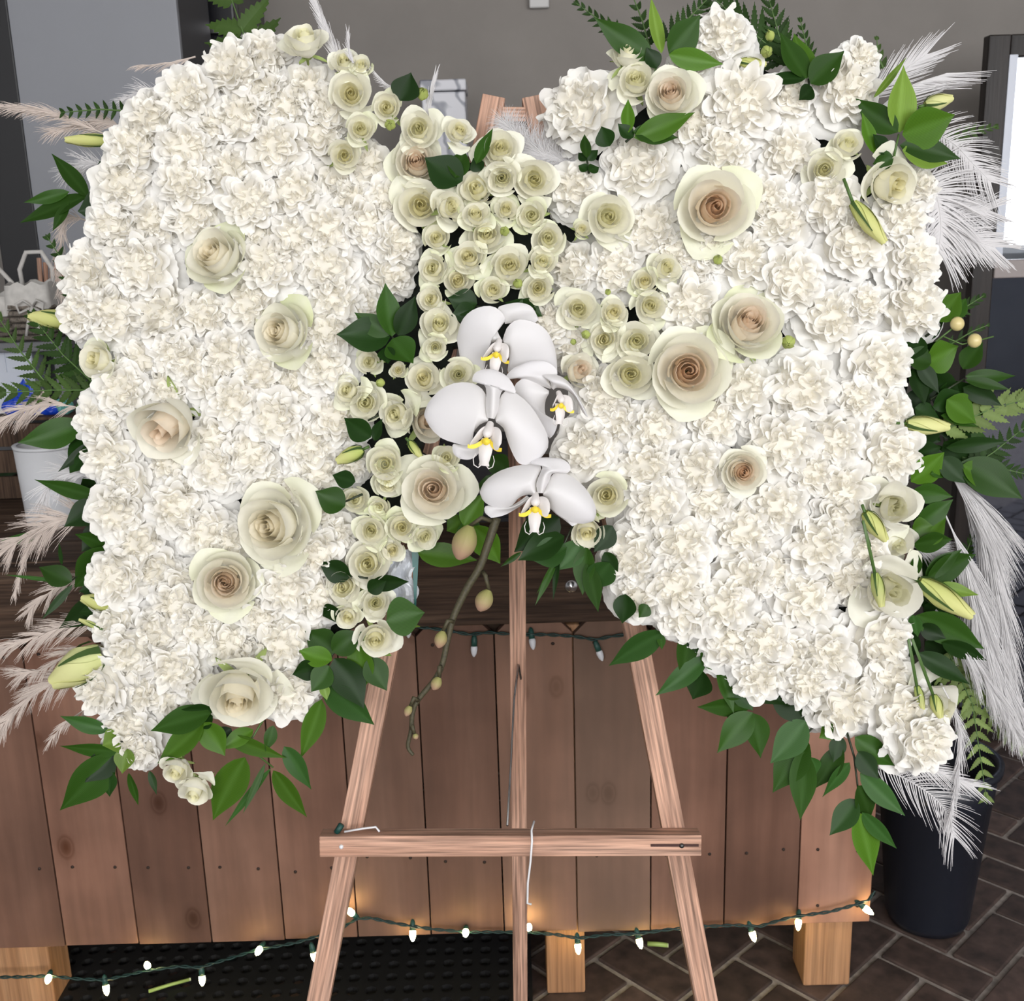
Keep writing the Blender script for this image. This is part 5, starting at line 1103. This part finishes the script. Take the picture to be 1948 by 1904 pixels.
# white paper bag, blue plastic, greenery cuttings, red secateurs
def crumple(name, label, cat, px, py, sx, sz, mat, seed, y):
    q = random.Random(seed); p = at_y(px, py, y); p.z = max(p.z, ZT); ph = [q.uniform(0, 6) for _ in range(4)]
    def fn(u, v, i, j):
        a = (u + 1) * PI; r = (1 + .16 * math.sin(3 * a + ph[0]) + .10 * math.sin(7 * a + 5 * v + ph[1])) * math.sin(PI * min(.97, .08 + .9 * v)) ** .5
        return (sx * r * math.cos(a), sx * .6 * r * math.sin(a), sz * v + .1 * sz * math.sin(4 * a + ph[2]) * v)
    vs, fs = grid(fn, 26, 9); return tag(link(name, pymesh(name, vs, fs, mat, False)), label, cat), p
zc = at_y(90, 790, 2.32).z - ZT
cr = empty('dark_crate', 'dark wooden crate on the table behind the ferns', 'crate', (at_y(75, 800, 2.32).x, 2.32, ZT))
for k in range(3): plane_box('slat', -.14, .12, -.06, -.05, zc * (.02 + .33 * k), zc * (.30 + .33 * k), M['beam'], .001, cr)
plane_box('crate_side', -.14, -.13, -.05, .06, 0, zc, M['beam'], 0, cr); plane_box('crate_side', .11, .12, -.05, .06, 0, zc, M['beam'], 0, cr); plane_box('crate_lid', -.14, .12, -.06, .06, zc, zc + .006, M['beam'], .001, cr)
q0, q1 = at_y(-40, 700, 2.31), at_y(54, 662, 2.31)
wb = empty('white_carton', 'white paper carton standing behind the blue plastic', 'carton', ((q0.x + q1.x)/2, 2.35, ZT + zc + .006)); hw = (q1.x - q0.x)/2; wp = flat('white_carton', (.62, .66, .74), .7)
hc = q1.z - ZT - zc - .006; plane_box('carton_body', -hw, hw, -.03, .03, 0, hc, wp, .002, wb)
for sx in (-1, 1): plane_box('carton_flap', sx * hw * .5 - hw * .48, sx * hw * .5 + hw * .48, -.032, -.029, hc - .05, hc + .003, wp, 0, wb)
bl = flat('blue_plastic', (.010, .06, .55), .35)
for px, py, s_, sz_, mt_, nm, lb in ((54, 772, .020, .070, bl, 'blue_plastic', 'upright twist of bright blue plastic under the fern'), (30, 780, .026, .040, bl, 'blue_plastic', 'low scrap of bright blue plastic at the picture edge'), (92, 775, .024, .022, bl, 'blue_plastic', 'flat blue plastic scrap beside the yellowish rose'),
                             (76, 760, .018, .05, flat('cream_tissue', (.66, .58, .50), .9), 'crumpled_tissue', 'crumpled cream tissue beside the blue plastic'), (118, 762, .022, .03, flat('teal_film', (.12, .36, .33), .4), 'crumpled_film', 'crumpled teal film behind the pale fern tip')):
    o, p = crumple(nm, lb, 'tissue' if 'tissue' in nm else 'plastic', px, py, s_, sz_, mt_, int(px), 2.29); o.location = (at_y(px, py, 2.29).x, 2.295, ZT + zc + .006)
cl = sprig('eucalyptus leaves lying on the table beside the vase', 0, 't', [(60, 905), (20, 900)], [(60, 905, 0, 925, 40)], 'leaf_cutting')
for ch in list(cl.children): bpy.data.objects.remove(ch)
cl.location = on_top(25, 935)
for k, (a, c_, w, col) in enumerate(((on_top(58, 890), on_top(-15, 930), .045, 't'), (on_top(55, 925), on_top(-10, 945), .05, 't'), (on_top(40, 860), on_top(-20, 900), .05, 'd'), (on_top(55, 860), on_top(20, 830), .05, 'd'), (on_top(90, 1035), on_top(0, 1040), .03, 't'))):
    d = c_ - a; L_ = d.length; d.normalize(); n = (Vector((0, -.5, 1)) - d * Vector((0, -.5, 1)).dot(d)).normalized(); m = Matrix((d, n.cross(d), n)).transposed().to_4x4(); m.translation = a + Vector((0, 0, .012))
    o = link('leaf', LEAF[k], cl); o.matrix_basis = cl.matrix_basis.inverted() @ m @ Matrix.Diagonal((L_, w, w, 1)); c = GCOL[col]; o.color = (c[0] * 2, c[1] * 2, c[2] * 2, 1)
b = MB(); b.tube([on_top(65, 905) - cl.location + Vector((0, 0, .01)), on_top(30, 880) - cl.location + Vector((0, 0, .01))], .002, 5); b.build('stem', M['stem'], cl)
se = empty('secateurs', 'red-handled secateurs lying on the table beside the vase', 'secateurs', on_top(30, 880)); red = flat('red_grip', (.55, .03, .05), .4)
for k in (0, 1):
    b = MB(); b.tube([on_top(52, 868 + 6 * k) - se.location + Vector((0, 0, .03)), on_top(38, 872 + 4 * k) - se.location + Vector((0, 0, .03)), on_top(24, 876 + 8 * k) - se.location + Vector((0, 0, .03))], [.008, .010, .006], 8); b.build('grip', red, se)
b = MB(); b.tube([on_top(24, 880) - se.location + Vector((0, 0, .03)), on_top(-5, 890) - se.location + Vector((0, 0, .03))], [.006, .001], 6); b.build('blade', M['metal'], se)
# dark metal tray standing on the table behind the orchids
tr = empty('metal_tray', 'dark grey metal tray standing on the table behind the orchids', 'tray', (at_y(905, 960, 2.0).x, 2.0, ZT)); tm = flat('dark_metal', (.07, .07, .08), .35, .6)
plane_box('tray_face', -.10, .12, 0, .01, 0, .16, tm, .002, tr); plane_box('tray_rim', -.105, .125, -.012, 0, .15, .165, tm, .002, tr); plane_box('tray_foot', -.09, .11, -.03, .06, 0, .008, tm, .001, tr)
# cut stem pieces on the floor
for k, (a, c_, r, lb) in enumerate(((at_z(1232, 1800), at_z(1270, 1803), .005, 'cut pale green stem on the bricks under the table'), (at_z(285, 1903), at_z(362, 1880), .0035, 'long green stem lying on the rubber mat'))):
    st_ = empty('cut_stem', lb, 'stem', a + Vector((0, 0, .02 if k else .006))); b = MB(); d = c_ - a; b.tube([(0, 0, 0), d * .5 + Vector((0, 0, .001)), d], [r, r * .95, r * .9], 8); b.build('stalk', flat('cut_stem_%d' % k, (.35, .48, .14), .5), st_)
    b = MB(); b.tube([d, d * 1.04], [r * .92, r * .8], 8); b.build('cut_end', flat('cut_face_%d' % k, (.6, .66, .4), .6), st_)
